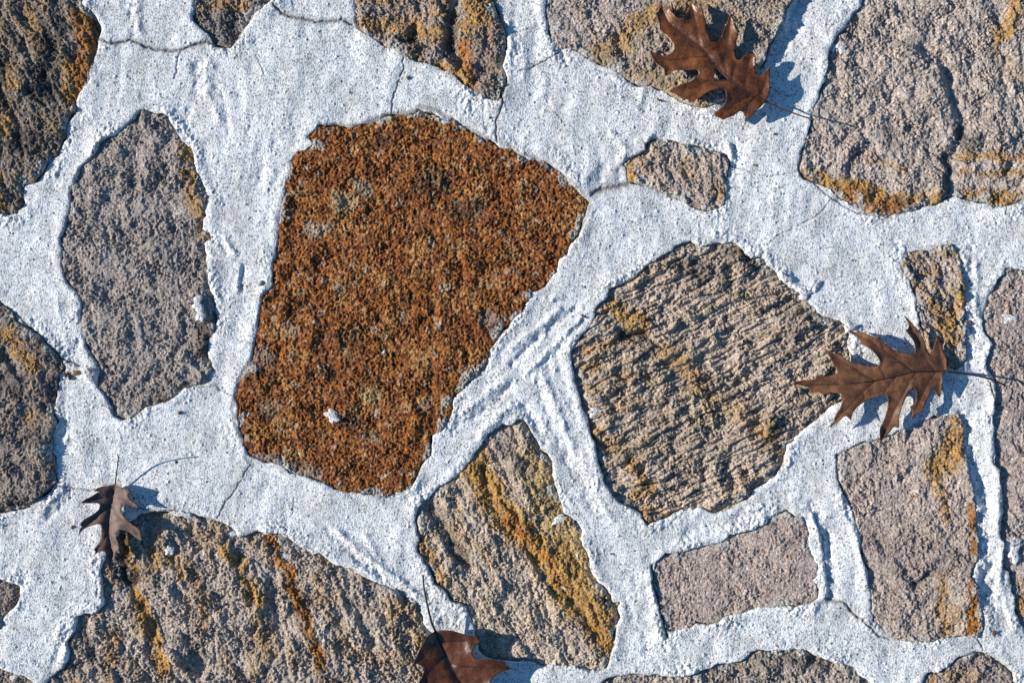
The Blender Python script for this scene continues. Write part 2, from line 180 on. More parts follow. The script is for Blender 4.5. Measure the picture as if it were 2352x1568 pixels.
st['N'] = dict(p="02: 762,1130 780,1105 830,1080 880,1065 940,1045 925,1000 960,965 1000,945 1060,960 1120,975 1180,995 1240,1000 1310,1020 1380,1040 1440,1055 1490,1090 1500,1140 1480,1200 1475,1270 1480,1330 1465,1390 1430,1440 1370,1450 1290,1440 1220,1415 1170,1380 1080,1350 1020,1320 960,1290 880,1270 800,1260 795,1210 790,1160",
  z=1.5, tx=3, ty=0, rnd=6, drop=1.5, big=1.5, mid=1.9, fine=1.15, strk=(-60, 9, .8), tone=(0.35, 0.30, 0.262), och=0.12,
  s=[("02: 770,1130 800,1190 840,1245", 36, .95, OCH), ("02: 1200,1130 1220,1200", 30, .5, OCH), ("02: 1380,1290 1440,1330", 30, .6, OCH), ("02: 860,1100 920,1150", 40, .4, OCH), ("02: 1000,1000 1100,1180 1350,1200", 90, .35, (0.42, 0.33, 0.22)), ("02: 1200,1390 1270,1420", 20, .5, (0.15, 0.06, 0.05))], g=[("02: 830,1075 950,1050", 14, -2), ("02: 1180,1150 1200,1230", 24, -1.5)])
st['O'] = dict(p="13: 945,180 1000,170 1080,155 1150,135 1220,125 1265,120 1300,160 1325,210 1325,280 1340,350 1355,430 1355,500 1360,580 1365,660 1360,740 1360,820 1365,900 1330,950 1290,985 1240,960 1190,925 1100,870 1080,760 1070,700 1050,640 1020,560 1030,500 1000,440 990,400 970,350 930,320 920,260 930,210",
  z=2, tx=3, ty=0, rnd=6, drop=2, big=1.6, mid=2.1, fine=1.2, strk=(-55, 8, 1.6), tone=(0.35, 0.30, 0.26), och=0.35,
  s=[("13: 1345,460 1310,600 1200,700", 40, .85, OCH), ("13: 1120,540 1200,640", 36, .65, OCH), ("13: 1280,780 1350,900", 34, .8, OCH), ("13: 1000,350 1110,290", 22, .5, OCH), ("13: 930,300 1000,320", 20, .6, (0.16, 0.1, 0.07))], g=[("13: 1270,560 1320,640", 20, -3), ("13: 1140,560 1280,720", 20, -1.5), ("13: 1260,770 1340,850", 26, -2)])
st['P'] = dict(p="13: 1640,290 1680,275 1764,300 2000,260 2150,500 2150,1500 | 23: 2150,900 2000,1300 1850,1330 1764,1225 1730,1150 1715,1080 1700,1020 1690,950 1680,870 1660,800 1625,780 1610,680 1620,600 1600,540 1600,450 1610,370 1600,290 1600,200 1590,110 1560,60 | 13: 1570,1568 1565,1460 1560,1380 1550,1300 1560,1230 1580,1170 1570,1100 1550,1040 1510,980 1510,920 1540,860 1550,800 1510,740 1490,680 1490,600 1500,540 1520,480 1560,440 1590,370 1640,330",
  z=-1.5, tx=0, ty=0, rnd=7, drop=2.5, big=2.2, mid=1.7, fine=1.1, strk=None, tone=PINK, och=0.02, red=True,
  s=[("23: 1720,1000 1760,1100", 30, .7, OCH), ("23: 1740,880 1764,1000", 30, .4, OCH)], g=[("23: 1630,790 1710,810", 16, -3), ("13: 1620,520 1640,600", 24, -1.5), ("13: 1600,1150 1580,1350", 30, -2)])
st['Q'] = dict(p="13: 580,1520 640,1490 740,1470 850,1440 900,1400 960,1370 1040,1340 1100,1330 1150,1310 1210,1300 1280,1300 1310,1295 1330,1340 1350,1400 1345,1480 1350,1560 | 23: 1357,0 1370,60 1375,110 1390,170 1410,250 1420,340 1425,420 1425,520 1440,590 1435,660 1420,730 1395,790 1385,830 1420,880 1450,930 1460,1000 1470,1080 1475,1160 1465,1210 1440,1250 1330,1240 1250,1250 1170,1255 1140,1280 1050,1280 960,1280 900,1280 830,1240 790,1190 720,1140 710,1080 715,1010 705,930 690,850 690,780 660,720 650,660 640,590 620,520 600,440 580,380 550,310 520,260 500,200 480,140 475,60 480,0",
  z=1.5, tx=4.2, ty=0, rnd=5, drop=1.2, big=2.4, mid=1.7, fine=1.1, strk=(-70, 14, .35), tone=(0.33, 0.285, 0.25), och=0.05, red=True,
  s=[("13: 1290,1370 1250,1540 | 23: 1180,60 1150,120", 52, .85, OCH), ("23: 1170,100 1200,280 1220,420", 32, .65, OCH), ("23: 1290,30 1260,100", 46, .5, OCH), ("23: 1400,350 1400,500 1385,680", 22, .95, RUST), ("23: 1410,880 1430,1050 1420,1230", 40, 1, RUST), ("23: 1190,850 1180,980 1200,1230", 30, .65, OCH), ("23: 1290,1080 1250,1190", 40, .5, OCH), ("23: 700,600 900,660 1100,640 1250,740 900,780", 75, .35, (0.2, 0.14, 0.14)), ("23: 920,620 930,700", 22, .6, (0.5, 0.44, 0.42)), ("23: 1110,820 1000,900", 26, .4, BLK)],
  g=[("23: 1130,190 1100,260", 28, -2.5), ("23: 980,90 940,170", 24, -1.8), ("23: 780,600 790,640", 36, -2.5), ("23: 1100,820 1030,880", 26, -3.5), ("23: 1120,620 1150,560 1060,580", 26, -2), ("23: 720,820 730,900", 30, -2), ("23: 1310,640 1380,700", 26, -2.5)],
  st=[("23: 820,360 950,560 1130,650 1350,620", 90, 1.5)])
st['R'] = dict(p="22: 985,740 1030,715 1060,690 1120,680 1200,655 1290,640 1370,620 1440,600 1480,570 1500,540 1570,540 1660,515 1700,480 1750,462 | 23: 0,430 60,410 130,390 180,430 230,420 260,470 290,540 280,600 310,680 340,760 345,830 320,860 345,920 340,980 290,1020 210,1035 120,1030 0,1050 | 22: 1700,1050 1620,1075 1540,1095 1480,1110 1420,1150 1350,1160 1270,1150 1230,1180 1170,1200 1110,1220 1065,1210 1055,1150 1030,1080 1010,1000 1000,930 985,860 975,800",
  z=-0.5, tx=0.4, ty=0, rnd=5, drop=1.5, big=1.2, mid=1.3, fine=1.1, strk=None, tone=(0.325, 0.275, 0.247), och=0.0, red=True, s=[("23: 210,1020 215,1020", 12, .8, (0.1, 0.03, 0.025))], g=[])
st['S'] = dict(p="22: 650,1535 720,1525 810,1500 870,1510 950,1510 1050,1525 1130,1530 1230,1520 1290,1490 1370,1470 1420,1440 1500,1445 1560,1430 1600,1400 1650,1360 1710,1345 1755,1350 | 23: 0,1350 100,1335 180,1330 270,1350 340,1375 400,1410 460,1435 530,1440 590,1470 640,1510 700,1550 760,1650 700,1850 0,1950 | 22: 1100,1900 650,1800 560,1640",
  z=-1, tx=0, ty=-1, rnd=12, drop=4, big=2.6, mid=2.2, fine=1.2, strk=None, tone=(0.30, 0.268, 0.235), och=0.05,
  s=[("22: 1400,1460 1700,1420 | 23: 200,1400 350,1400", 50, .45, (0.1, 0.085, 0.06)), ("22: 1560,1460 1764,1480", 50, .35, (0.42, 0.35, 0.24))], g=[("22: 1620,1430 1560,1500", 40, -2.5), ("23: 190,1400 420,1440", 30, -2.5)])
st['T'] = dict(p="23: 1060,1570 1110,1505 1170,1500 1200,1460 1240,1440 1310,1400 1370,1385 1430,1345 1490,1360 1550,1390 1600,1420 1640,1460 1680,1500 1700,1568 1740,1750 1500,1900 1150,1880 1030,1700",
  z=-1.5, tx=0, ty=0, rnd=9, drop=4, big=2.2, mid=2.2, fine=1.2, strk=None, tone=(0.25, 0.218, 0.198), och=0.08, s=[("23: 1250,1520 1380,1530", 40, .4, OCH), ("23: 1100,1540 1130,1560", 30, .5, OCH)], g=[("23: 1430,1400 1500,1480", 36, -2)])
for k, v in st.items(): v['pts'] = path(v['p'])
LABELS = {'A': 'dark weathered stone streaked with black and orange', 'B': 'dark grey stone cut by the upper edge', 'C': 'craggy grey stone with ochre crust and a deep cleft', 'D': 'pale stone with ochre bands under the glossy oak leaf', 'E': 'largest pinkish grey stone with a deep crevice and ochre foot', 'F': 'tall dark grey upright stone', 'G': 'rusty orange porous stone, the only orange one', 'H': 'dark brown grey stone with ochre stain', 'K': 'broad grooved grey stone with ochre streaks', 'L': 'slanting stone with a broad yellow orange band', 'M': 'rounded tan stone with fine parallel ridges', 'N': 'small tan stone with ochre corner', 'O': 'narrow upright yellowish stone', 'Q': 'upright pinkish stone with orange right edge', 'R': 'small pinkish grey oblong stone'}

# stones beyond the photographed patch, so that the paving goes on
others = []
cent = [(np.mean([p[0] for p in v['pts']]), np.mean([p[1] for p in v['pts']])) for v in st.values()]
R2 = random.Random(5); tries = 0
while len(others) < 60 and tries < 9000:
    tries += 1
    cx, cy, r = R2.uniform(-1150, 1150), R2.uniform(-900, 900), R2.uniform(50, 120)
    if abs(cx) < 512 + r * 1.15 + 22 and abs(cy) < 342 + r * 1.15 + 22: continue
    q = np.array([[cx]]), np.array([[cy]])
    if any(math.hypot(cx - o[0], cy - o[1]) < (r + o[2]) * 1.08 + 20 for o in others): continue
    if min(float(seg_dist(q[0], q[1], v['pts'], True)[0, 0]) for v in st.values()) < r * 1.1 + 20: continue
    if any(bool(inside(q[0], q[1], v['pts'])[0, 0]) for v in st.values()): continue
    others.append((cx, cy, r))
for i, (cx, cy, r) in enumerate(others):
    n = R2.randint(9, 13); a0 = R2.random() * 6.28; sq = R2.uniform(.7, 1)
    pts = []
    for k in range(n):
        a = -2 * math.pi * k / n; rr = r * R2.uniform(.82, 1.12)
        x, y = rr * math.cos(a), rr * sq * math.sin(a)
        pts.append((cx + x * math.cos(a0) - y * math.sin(a0), cy + x * math.sin(a0) + y * math.cos(a0)))
    t = R2.choice([GREY, PINK, TAN, WARM])
    st['o%d' % i] = dict(pts=pts, z=R2.uniform(-1, 3), tx=R2.uniform(-1, 1), ty=R2.uniform(-1, 1), rnd=9, drop=3, big=3, mid=2, fine=1.1, strk=None, tone=t, och=R2.uniform(0, .3), s=[], g=[])

# ------------------------------------------------------------------ mortar relief
W_CROP = 1 / 1.7227 / 4                 # sheet pixel -> mm
zM = 2.6 * fbm(GX, GY, 150, 2, 1) + 1.7 * fbm(GX, GY, 44, 3, 5)
th = math.radians(-8)
u = GX * math.cos(th) + GY * math.sin(th); v = -GX * math.sin(th) + GY * math.cos(th)
trow = perlin(u, v / 4.5, 13, 41) * sstep(-.25, .35, perlin(GX, GY, 120, 43))
zM += .9 * trow + 1.3 * sstep(-.2, .4, perlin(GX, GY, 90, 45)) * perlin(u + 8 * perlin(GX, GY, 60, 46), v / 3.2, 24, 44)
zM += 0.8 * fbm(GX, GY, 15, 3, 8, .55)
d_all = np.full(GX.shape, 1e3)           # distance to the nearest stone edge, negative inside
tmp = {}
for k, s in st.items():
    p = np.array(s['pts']); m = 45
    j0, j1 = np.searchsorted(xs, [p[:, 0].min() - m, p[:, 0].max() + m]); i0, i1 = np.searchsorted(ys, [p[:, 1].min() - m, p[:, 1].max() + m])
    sl = (slice(i0, i1), slice(j0, j1))
    d = sdf(GX[sl], GY[sl], s['pts']); tmp[k] = (sl, d)
    d_all[sl] = np.minimum(d_all[sl], d)
crumb = sstep(22, 3, d_all + 10 * perlin(GX, GY, 30, 61)) * sstep(-.15, .45, perlin(GX, GY, 44, 62))
STROKES = [
 ("00: 870,20 900,120 930,240", 26, -1.7), ("00: 950,20 960,200", 26, 1.2), ("00: 1360,440 1350,560 1370,660", 34, -2.2), ("00: 1440,420 1430,620 1500,800", 34, 1.3), ("00: 1300,760 1270,900", 34, -1.4), ("00: 1500,600 1560,760 1580,960", 26, -1.3),
 ("00: 1640,560 1700,900", 30, -.9), ("00: 700,960 620,1080 520,1200", 26, 1.8), ("00: 760,1060 640,1200", 1, 0), ("00: 420,1130 300,1300 200,1500", 40, .9), ("00: 560,760 620,600 680,480", 22, -.9), ("00: 940,700 1050,660", 30, -.9), ("00: 1560,330 1700,380", 30, -1),
 ("01: 0,300 120,200 200,180", 26, -1.3), ("01: 260,30 320,60", 50, -1.8), ("01: 0,1250 60,1100 140,980", 30, -1.2), ("01: 80,1300 110,1180", 26, 1.0), ("01: 640,600 700,560", 30, .7), ("01: 1760,350 1750,160", 26, 1.6),
 ("12: 440,560 300,660 150,800 0,930", 26, -2.6), ("12: 330,560 220,660 60,790 0,830", 24, 1.8), ("12: 500,600 400,700 280,830 120,980", 22, 1.6), ("12: 420,720 300,860 220,950", 24, -2.0), ("12: 60,1190 110,1260 180,1400 220,1470", 34, -3.2), ("12: 20,1240 60,1180", 30, 2),
 ("12: 150,1010 210,1200 300,1440 380,1568", 26, -1.8), ("12: 200,980 330,1300 430,1540", 26, 1.5), ("12: 280,840 370,1060 430,1250", 22, -1.2), ("12: 500,560 490,660 430,740", 18, -1.6), ("12: 250,500 330,470", 28, 1.8),
 ("11: 1480,1330 1600,1240 1764,1090", 24, -2.6), ("11: 1430,1270 1560,1180 1700,1060", 26, 1.7), ("11: 1540,1420 1650,1320 1764,1230", 28, 2.4), ("11: 1640,1080 1764,960", 22, -1.1),
 ("22: 380,0 480,220 600,430", 34, -1.8), ("22: 480,0 580,260 680,440", 32, 1.3), ("22: 700,330 830,420 900,500", 34, -1.5), ("22: 860,840 870,960", 26, -1.5), ("22: 800,980 820,1130", 26, -1.6), ("22: 950,820 990,1160 1090,1330", 26, 1.8), ("22: 1060,1260 1060,1360", 26, -2.5),
 ("22: 1180,560 1300,500 1500,470 1700,390", 34, -1.3), ("22: 930,1250 920,1370", 30, -1.2), ("22: 1270,480 1200,560", 30, -.8), ("23: 130,20 110,100", 24, -1), ("22: 870,1400 800,1440", 30, -1.2),
 ("20: 430,240 340,330 280,410", 26, 2.0), ("20: 460,300 380,400 300,450", 26, -1.6), ("20: 420,1110 450,1180", 40, -1.3), ("20: 480,1210 400,1360 380,1400", 34, -2.4), ("20: 460,1330 430,1400", 24, 1.8), ("20: 1080,290 1130,330", 46, -1.6), ("20: 160,860 180,930", 20, -1.6), ("20: 20,500 100,560", 40, -1),
 ("21: 480,520 620,640 760,760 900,860 1050,970", 26, -2.2), ("21: 560,520 760,690 920,810 1100,960", 24, 1.6), ("21: 400,470 520,560", 20, .9), ("21: 860,330 960,280 1060,300", 24, -1.4), ("21: 760,560 960,900", 26, .7), ("21: 1190,900 1200,990", 22, -1.6), ("21: 1240,1060 1280,1140", 30, -1.6), ("21: 1380,1130 1420,1060", 24, -1.5),
 ("23: 1450,150 1480,330 1480,560 1500,760 1510,1000", 46, -4.5), ("23: 1590,0 1580,300 1570,520", 30, 1.6), ("23: 1640,620 1640,720", 1, 0), ("23: 1560,640 1550,820 1570,1050", 24, -1.8), ("23: 1620,780 1610,1000 1640,1180", 22, -1.5), ("23: 1620,600 1590,900 1690,1200", 22, 1.4),
 ("23: 405,540 420,740 440,880 440,980", 38, -4.2), ("23: 310,350 350,420", 34, -3.2), ("23: 300,400 350,560 375,720 390,860 390,960", 20, 2.2), ("23: 500,360 560,440 590,520 640,700 680,900", 22, 1.6), ("23: 540,380 570,460", 26, -2.5), ("23: 500,540 460,620", 26, -1.1), ("23: 440,1180 430,1270", 30, -1.2), ("23: 830,1330 790,1480", 26, -1.2), ("23: 560,1300 540,1400", 30, -1),
 ("13: 1395,660 1400,780 1390,920", 40, -4.2), ("13: 1540,380 1560,500", 30, -2.8), ("13: 1440,250 1430,400 1440,620", 26, 1.6), ("13: 1380,250 1360,420", 22, -1.5), ("13: 1480,650 1540,780 1480,950 1540,1100 1550,1250", 22, 1.8), ("13: 1340,1290 1390,1400 1400,1540", 42, -4.8), ("13: 340,60 520,40", 30, -.8), ("13: 870,100 930,150", 24, -2.0), ("13: 100,330 160,380 240,430 340,400", 24, 2.4), ("13: 300,450 340,400", 16, -1.8), ("13: 1000,440 1010,540 1030,650", 24, 2.4), ("13: 540,650 600,720 590,850", 22, 2.0), ("13: 1320,160 1500,160", 30, -.8), ("13: 1610,230 1660,240", 20, -2), ("13: 570,760 590,860", 14, -1.6),
 ("03: 210,20 170,180 80,300 20,360", 70, -4), ("03: 290,280 350,330", 40, 1.3), ("03: 300,150 440,250", 40, .8), ("03: 560,1390 480,1330 380,1270", 20, 1.6), ("03: 20,460 120,460", 1, 0),
 ("02: 640,1150 610,1290", 28, -2.4), ("02: 560,1150 500,1260", 40, 1.4), ("02: 740,1180 730,1240", 16, -1.6), ("02: 390,1060 380,1150", 26, -1), ("02: 160,560 140,700", 26, -1.3), ("02: 230,560 220,760", 26, 1), ("02: 340,340 370,460", 20, -2.2), ("02: 900,620 880,760", 26, 1.1), ("02: 1540,1010 1550,1110 1520,1200", 32, -3.6), ("02: 1500,1010 1510,1080", 20, 2.2), ("02: 1510,1270 1500,1380", 22, -1.6), ("02: 700,930 790,1040 760,1100", 26, 2), ("02: 870,970 900,1010 960,940", 20, 1.5), ("02: 1100,640 1300,760 1420,740", 24, 1.3), ("02: 570,1470 640,1440", 24, -1.2), ("02: 100,400 90,520", 40, .9), ("02: 20,80 30,200", 40, -.7),
 ("10: 440,1330 460,1500", 44, -3.6), ("10: 400,480 420,700 520,860", 34, .9), ("10: 540,780 500,880", 26, -2.2), ("10: 1480,80 1560,180", 26, -1.6), ("10: 1540,60 1620,180", 20, 1.6), ("10: 1680,280 1670,440", 20, -1.6), ("10: 1650,260 1640,420", 20, 1.2), ("10: 600,1000 640,1040", 34, 3.4), ("10: 80,560 160,660 230,680", 22, -1.2), ("10: 1460,440 1490,600", 22, -1.2), ("10: 1530,880 1500,880", 30, -1.5), ("10: 980,1300 900,1330", 22, -2.0), ("10: 1440,1480 1500,1500", 1, 0),
]
W1 = 1.2 * perlin(GX, GY, 9, 71); W2 = 1.2 * perlin(GX, GY, 9, 72)
rough_extra = np.zeros(GX.shape)
def local(pts, m):
    p = np.array(pts)
    j0, j1 = np.searchsorted(xs, [p[:, 0].min() - m, p[:, 0].max() + m]); i0, i1 = np.searchsorted(ys, [p[:, 1].min() - m, p[:, 1].max() + m])
    return (slice(i0, i1), slice(j0, j1))
for t, w, dep in STROKES:
    if not dep: continue
    w = w * W_CROP; pts = path(t); sl = local(pts, w * 3.2 + 3)
    d = seg_dist(GX[sl] + W1[sl], GY[sl] + W2[sl], pts)
    g = np.exp(-(d / w) ** 2)
    zM[sl] += dep * .78 * g * (1 + .9 * W1[sl] / 1.2)
    rough_extra[sl] = np.maximum(rough_extra[sl], g * min(1, abs(dep) / 2))
crumb = np.clip(crumb + 0.45 * rough_extra, 0, 1)
f1, f2, idn = worley(GX + .5 * W1, GY + .5 * W2, 4.6, 3)
nod = np.clip(1 - (f1 / .62) ** 2, 0, 1)
f1b, f2b, idb = worley(GX, GY, 2.3, 4)
nodb = np.clip(1 - (f1b / .62) ** 2, 0, 1)
bil = np.abs(perlin(GX, GY, 9, 51)) + .5 * np.abs(perlin(GX, GY, 4.6, 52)) + .25 * np.abs(perlin(GX, GY, 2.4, 53))
zM += crumb * (1.9 * bil + 0.7 * nod * (idn > .6) + 0.6 * nodb * (idb > .55)) + (0.10 + .3 * crumb) * nodb * (idb > .8)
# sparse single grains standing proud
f1c, f2c, idc = worley(GX, GY, 9.0, 14)
zM += 1.1 * np.clip(1 - (f1c / .17) ** 2, 0, 1) * (idc > .86)
zM += 0.07 * perlin(GX, GY, 2.2, 33) + 0.30 * crumb * perlin(GX, GY, 3.2, 34)
# lip where mortar was pressed against stone
lipn = sstep(-.3, .3, perlin(GX, GY, 36, 66))
zM += (0.1 + 1.0 * lipn) * np.exp(-((d_all - 4.5) / 4.5) ** 2)
# cracks and grey bare cement
CRACKS = [
 ("00: 660,265 760,295 820,300 900,280 980,310 1060,340 1190,350 1260,345 1330,310 1430,285 1500,320", 9, 2.2), ("00: 1245,350 1220,430 1205,540", 3, 1.2),
 ("01: 120,30 180,95 250,120 330,130 400,150 500,150 600,140 660,170", 9, 2.2), ("01: 0,380 60,510", 3, 1), ("01: 1015,400 1015,470 975,580 940,690 935,770", 4, 1.4),
 ("01: 1715,600 1700,680 1690,740 1650,850 1655,940 1670,980", 7, 2), ("02: 0,230 130,195 180,205", 2.5, .9), ("02: 320,370 230,420 130,470 60,490", 6, 1.5), ("02: 580,480 660,510 740,515", 2.5, 1),
 ("02: 550,1345 600,1310 700,1290 800,1270", 14, 1.8), ("02: 1510,1145 1600,1170 1700,1205 1764,1210", 2.5, 1.0), ("03: 0,1210 60,1210 200,1180", 2, .7),
 ("03: 320,1270 440,1370 500,1400 600,1465 760,1490 860,1490", 3.5, 1.6), ("03: 440,1370 380,1450 300,1510 200,1560", 2.5, 1), ("10: 1490,1100 1560,1130", 3, 1), ("12: 0,0 1,1", 1, 0),
 ("20: 1720,70 1690,110 1670,160 1630,215 1600,270 1550,320 1530,370 1500,430", 5, 1.3), ("20: 410,215 500,225 600,240 650,240", 5, 1.4), ("20: 950,360 1100,385 1200,380 1330,410 1480,460 1600,510 1640,570", 5, 2), ("21: 0,525 60,540 150,535 215,555 245,585 300,625 350,655", 4, 1.8),
 ("21: 262,290 250,420", 2.5, 1), ("22: 965,760 975,900 1015,1030 1040,1140 1070,1240", 9, 5), ("23: 400,990 520,1010 570,1060 610,1110 690,1160 760,1240 830,1270", 7, 2), ("23: 1450,1260 1480,1340", 4, 1.4),
 ("23: 300,380 370,560 390,720 415,860", 3, 1.6), ("10: 110,590 200,690 350,820 440,910 550,950", 6, 2.2), ("21: 960,920 1010,960 1110,1010 1130,1060", 4, 1.6), ("13: 0,120 60,60 150,20 170,0", 2, .7), ("12: 1200,60 1240,20", 2, .6),
 ("13: 1480,1000 1530,1080 1560,1180", 4, 1.6), ("10: 370,1260 400,1100 400,1020", 5, 2), ("10: 750,1240 800,1300 860,1325", 5, 2), ("03: 40,620 120,660 190,655", 2, .8), ("23: 1560,60 1545,20 1570,-30", 4, 1.6), ("11: 0,1100 1,1101", 1, 0),
]
crk = np.zeros(GX.shape); gry = np.zeros(GX.shape)
wob1 = 1.3 * perlin(GX, GY, 7, 81) + .6 * perlin(GX, GY, 2.6, 82); wob2 = 1.3 * perlin(GX, GY, 7, 83) + .6 * perlin(GX, GY, 2.6, 84)
for t, w, dep in CRACKS:
    if not dep: continue
    w = w * W_CROP; pts = path(t); sl = local(pts, w * 5 + 4)
    d = seg_dist(GX[sl] + wob1[sl], GY[sl] + wob2[sl], pts)
    g = np.exp(-(d / max(w * .75, .55)) ** 2)
    zM[sl] -= dep * g
    crk[sl] = np.maximum(crk[sl], g * min(1, .45 + w * .5))
    gry[sl] = np.maximum(gry[sl], np.exp(-(d / (w * 2.0 + .3)) ** 2) * min(1, w / 1.2))
for t, w in [("01: 440,860 560,865 700,870 850,815 950,785 1080,775 1130,735 1250,765 1400,850 1580,945 1764,1010 | 02: 60,1060 150,1085 250,1130 380,1235 480,1320 545,1400 515,1480 480,1560", 17),
             ("11: 105,320 80,420 45,500 15,640", 10), ("10: 1740,900 1670,1000 1625,1120 1600,1260 1640,1400 1690,1500", 13), ("20: 1690,10 1740,70", 16), ("20: 1430,440 1560,490", 7),
             ("20: 400,210 300,290 180,370", 7), ("20: 1290,400 1480,440", 8), ("21: 1090,140 1060,240 950,280", 7), ("00: 640,480 660,330 690,270", 8), ("00: 1480,325 1600,320 1680,220", 10), ("03: 900,1480 1200,1380 1300,1350", 7), ("03: 1560,1430 1764,1390", 9), ("00: 480,830 520,740", 6), ("01: 1650,0 1700,140 1725,240", 9), ("10: 1300,1100 1500,1090", 5)]:
    pts = path(t); sl = local(pts, 12); w *= W_CROP
    d = seg_dist(GX[sl] + wob1[sl], GY[sl] + wob2[sl], pts)
    gg = np.exp(-(d / w) ** 4); gry[sl] = np.maximum(gry[sl], gg * .95); zM[sl] -= gg * 0.5
# the bed dips under each stone
d_m = d_all + edge_w2 - 0.25 + 0.9 * (perlin(GX, GY, 50, 67) > .1) * 0
H_top = zM.copy()
zMort = zM - (zM + 13.0) * sstep(0.25, -1.5, d_m)
zMort -= 0.7 * sstep(2.6, 0, d_m) * (1 - .6 * lipn)

# ------------------------------------------------------------------ helpers that link meshes
col = sc.collection
def set_attr_color(me, name, rgb):
    a = me.color_attributes.new(name, 'FLOAT_COLOR', 'POINT')
    buf = np.ones((len(rgb), 4), np.float32); buf[:, :3] = rgb; a.data.foreach_set('color', buf.ravel())
def set_attr_float(me, name, val):
    a = me.attributes.new(name, 'FLOAT', 'POINT'); a.data.foreach_set('value', np.asarray(val, np.float32))
def grid_mesh(name, X, Y, Z, keep, attrs_c={}, attrs_f={}):
    """quads of the grid whose flag in keep (ny-1, nx-1) is set"""
    ny, nx = X.shape
    idx = np.arange(ny * nx).reshape(ny, nx)
    q = np.stack([idx[:-1, :-1], idx[:-1, 1:], idx[1:, 1:], idx[1:, :-1]], -1)[keep]
    used = np.zeros(ny * nx, bool); used[q.ravel()] = True
    remap = np.cumsum(used) - 1
    co = np.stack([X.ravel()[used], Y.ravel()[used], Z.ravel()[used]], -1) * MM
    q = remap[q]
    me = bpy.data.meshes.new(name)
    me.vertices.add(len(co)); me.vertices.foreach_set('co', co.astype(np.float32).ravel())
    me.loops.add(q.size); me.loops.foreach_set('vertex_index', q.astype(np.int32).ravel())
    me.polygons.add(len(q)); me.polygons.foreach_set('loop_start', (np.arange(len(q)) * 4).astype(np.int32))
    me.update(calc_edges=True)
    me.polygons.foreach_set('use_smooth', np.ones(len(q), bool))
    for k, vv in attrs_c.items(): set_attr_color(me, k, vv.reshape(-1, 3)[used])
    for k, vv in attrs_f.items(): set_attr_float(me, k, vv.ravel()[used])
    return me
def link(name, me, mat, parent=None):
    o = bpy.data.objects.new(name, me); col.objects.link(o)
    if mat: me.materials.append(mat)
    if parent: o.parent = parent
    return o

# ------------------------------------------------------------------ materials
def new_mat(name, rough=0.9, spec=0.3):
    m = bpy.data.materials.new(name); m.use_nodes = True
    nt = m.node_tree; b = nt.nodes['Principled BSDF']; b.inputs['Roughness'].default_value = rough; b.inputs['Specular IOR Level'].default_value = spec
    return m, nt.nodes, nt.links, b
def N(nodes, t, **kw):
    n = nodes.new(t)
    for k, v in kw.items(): setattr(n, k, v)
    return n
def mixc(nodes, links, mode, fac, a, b):
    n = nodes.new('ShaderNodeMix'); n.data_type = 'RGBA'; n.blend_type = mode
    for sock, val in ((n.inputs[0], fac), (n.inputs[6], a), (n.inputs[7], b)):
        if isinstance(val, bpy.types.NodeSocket): links.new(val, sock)
        elif isinstance(val, (int, float)): sock.default_value = val
        else: sock.default_value = (*val, 1)
    return n.outputs[2]
def ramp(nodes, links, src, stops, interp='LINEAR'):
    r = nodes.new('ShaderNodeValToRGB'); r.color_ramp.interpolation = interp
    e = r.color_ramp.elements
    while len(e) < len(stops): e.new(0.5)
    for el, (p, c) in zip(e, stops): el.position = p; el.color = (*c, 1) if not isinstance(c, (int, float)) else (c, c, c, 1)
    links.new(src, r.inputs[0]); return r.outputs[0]

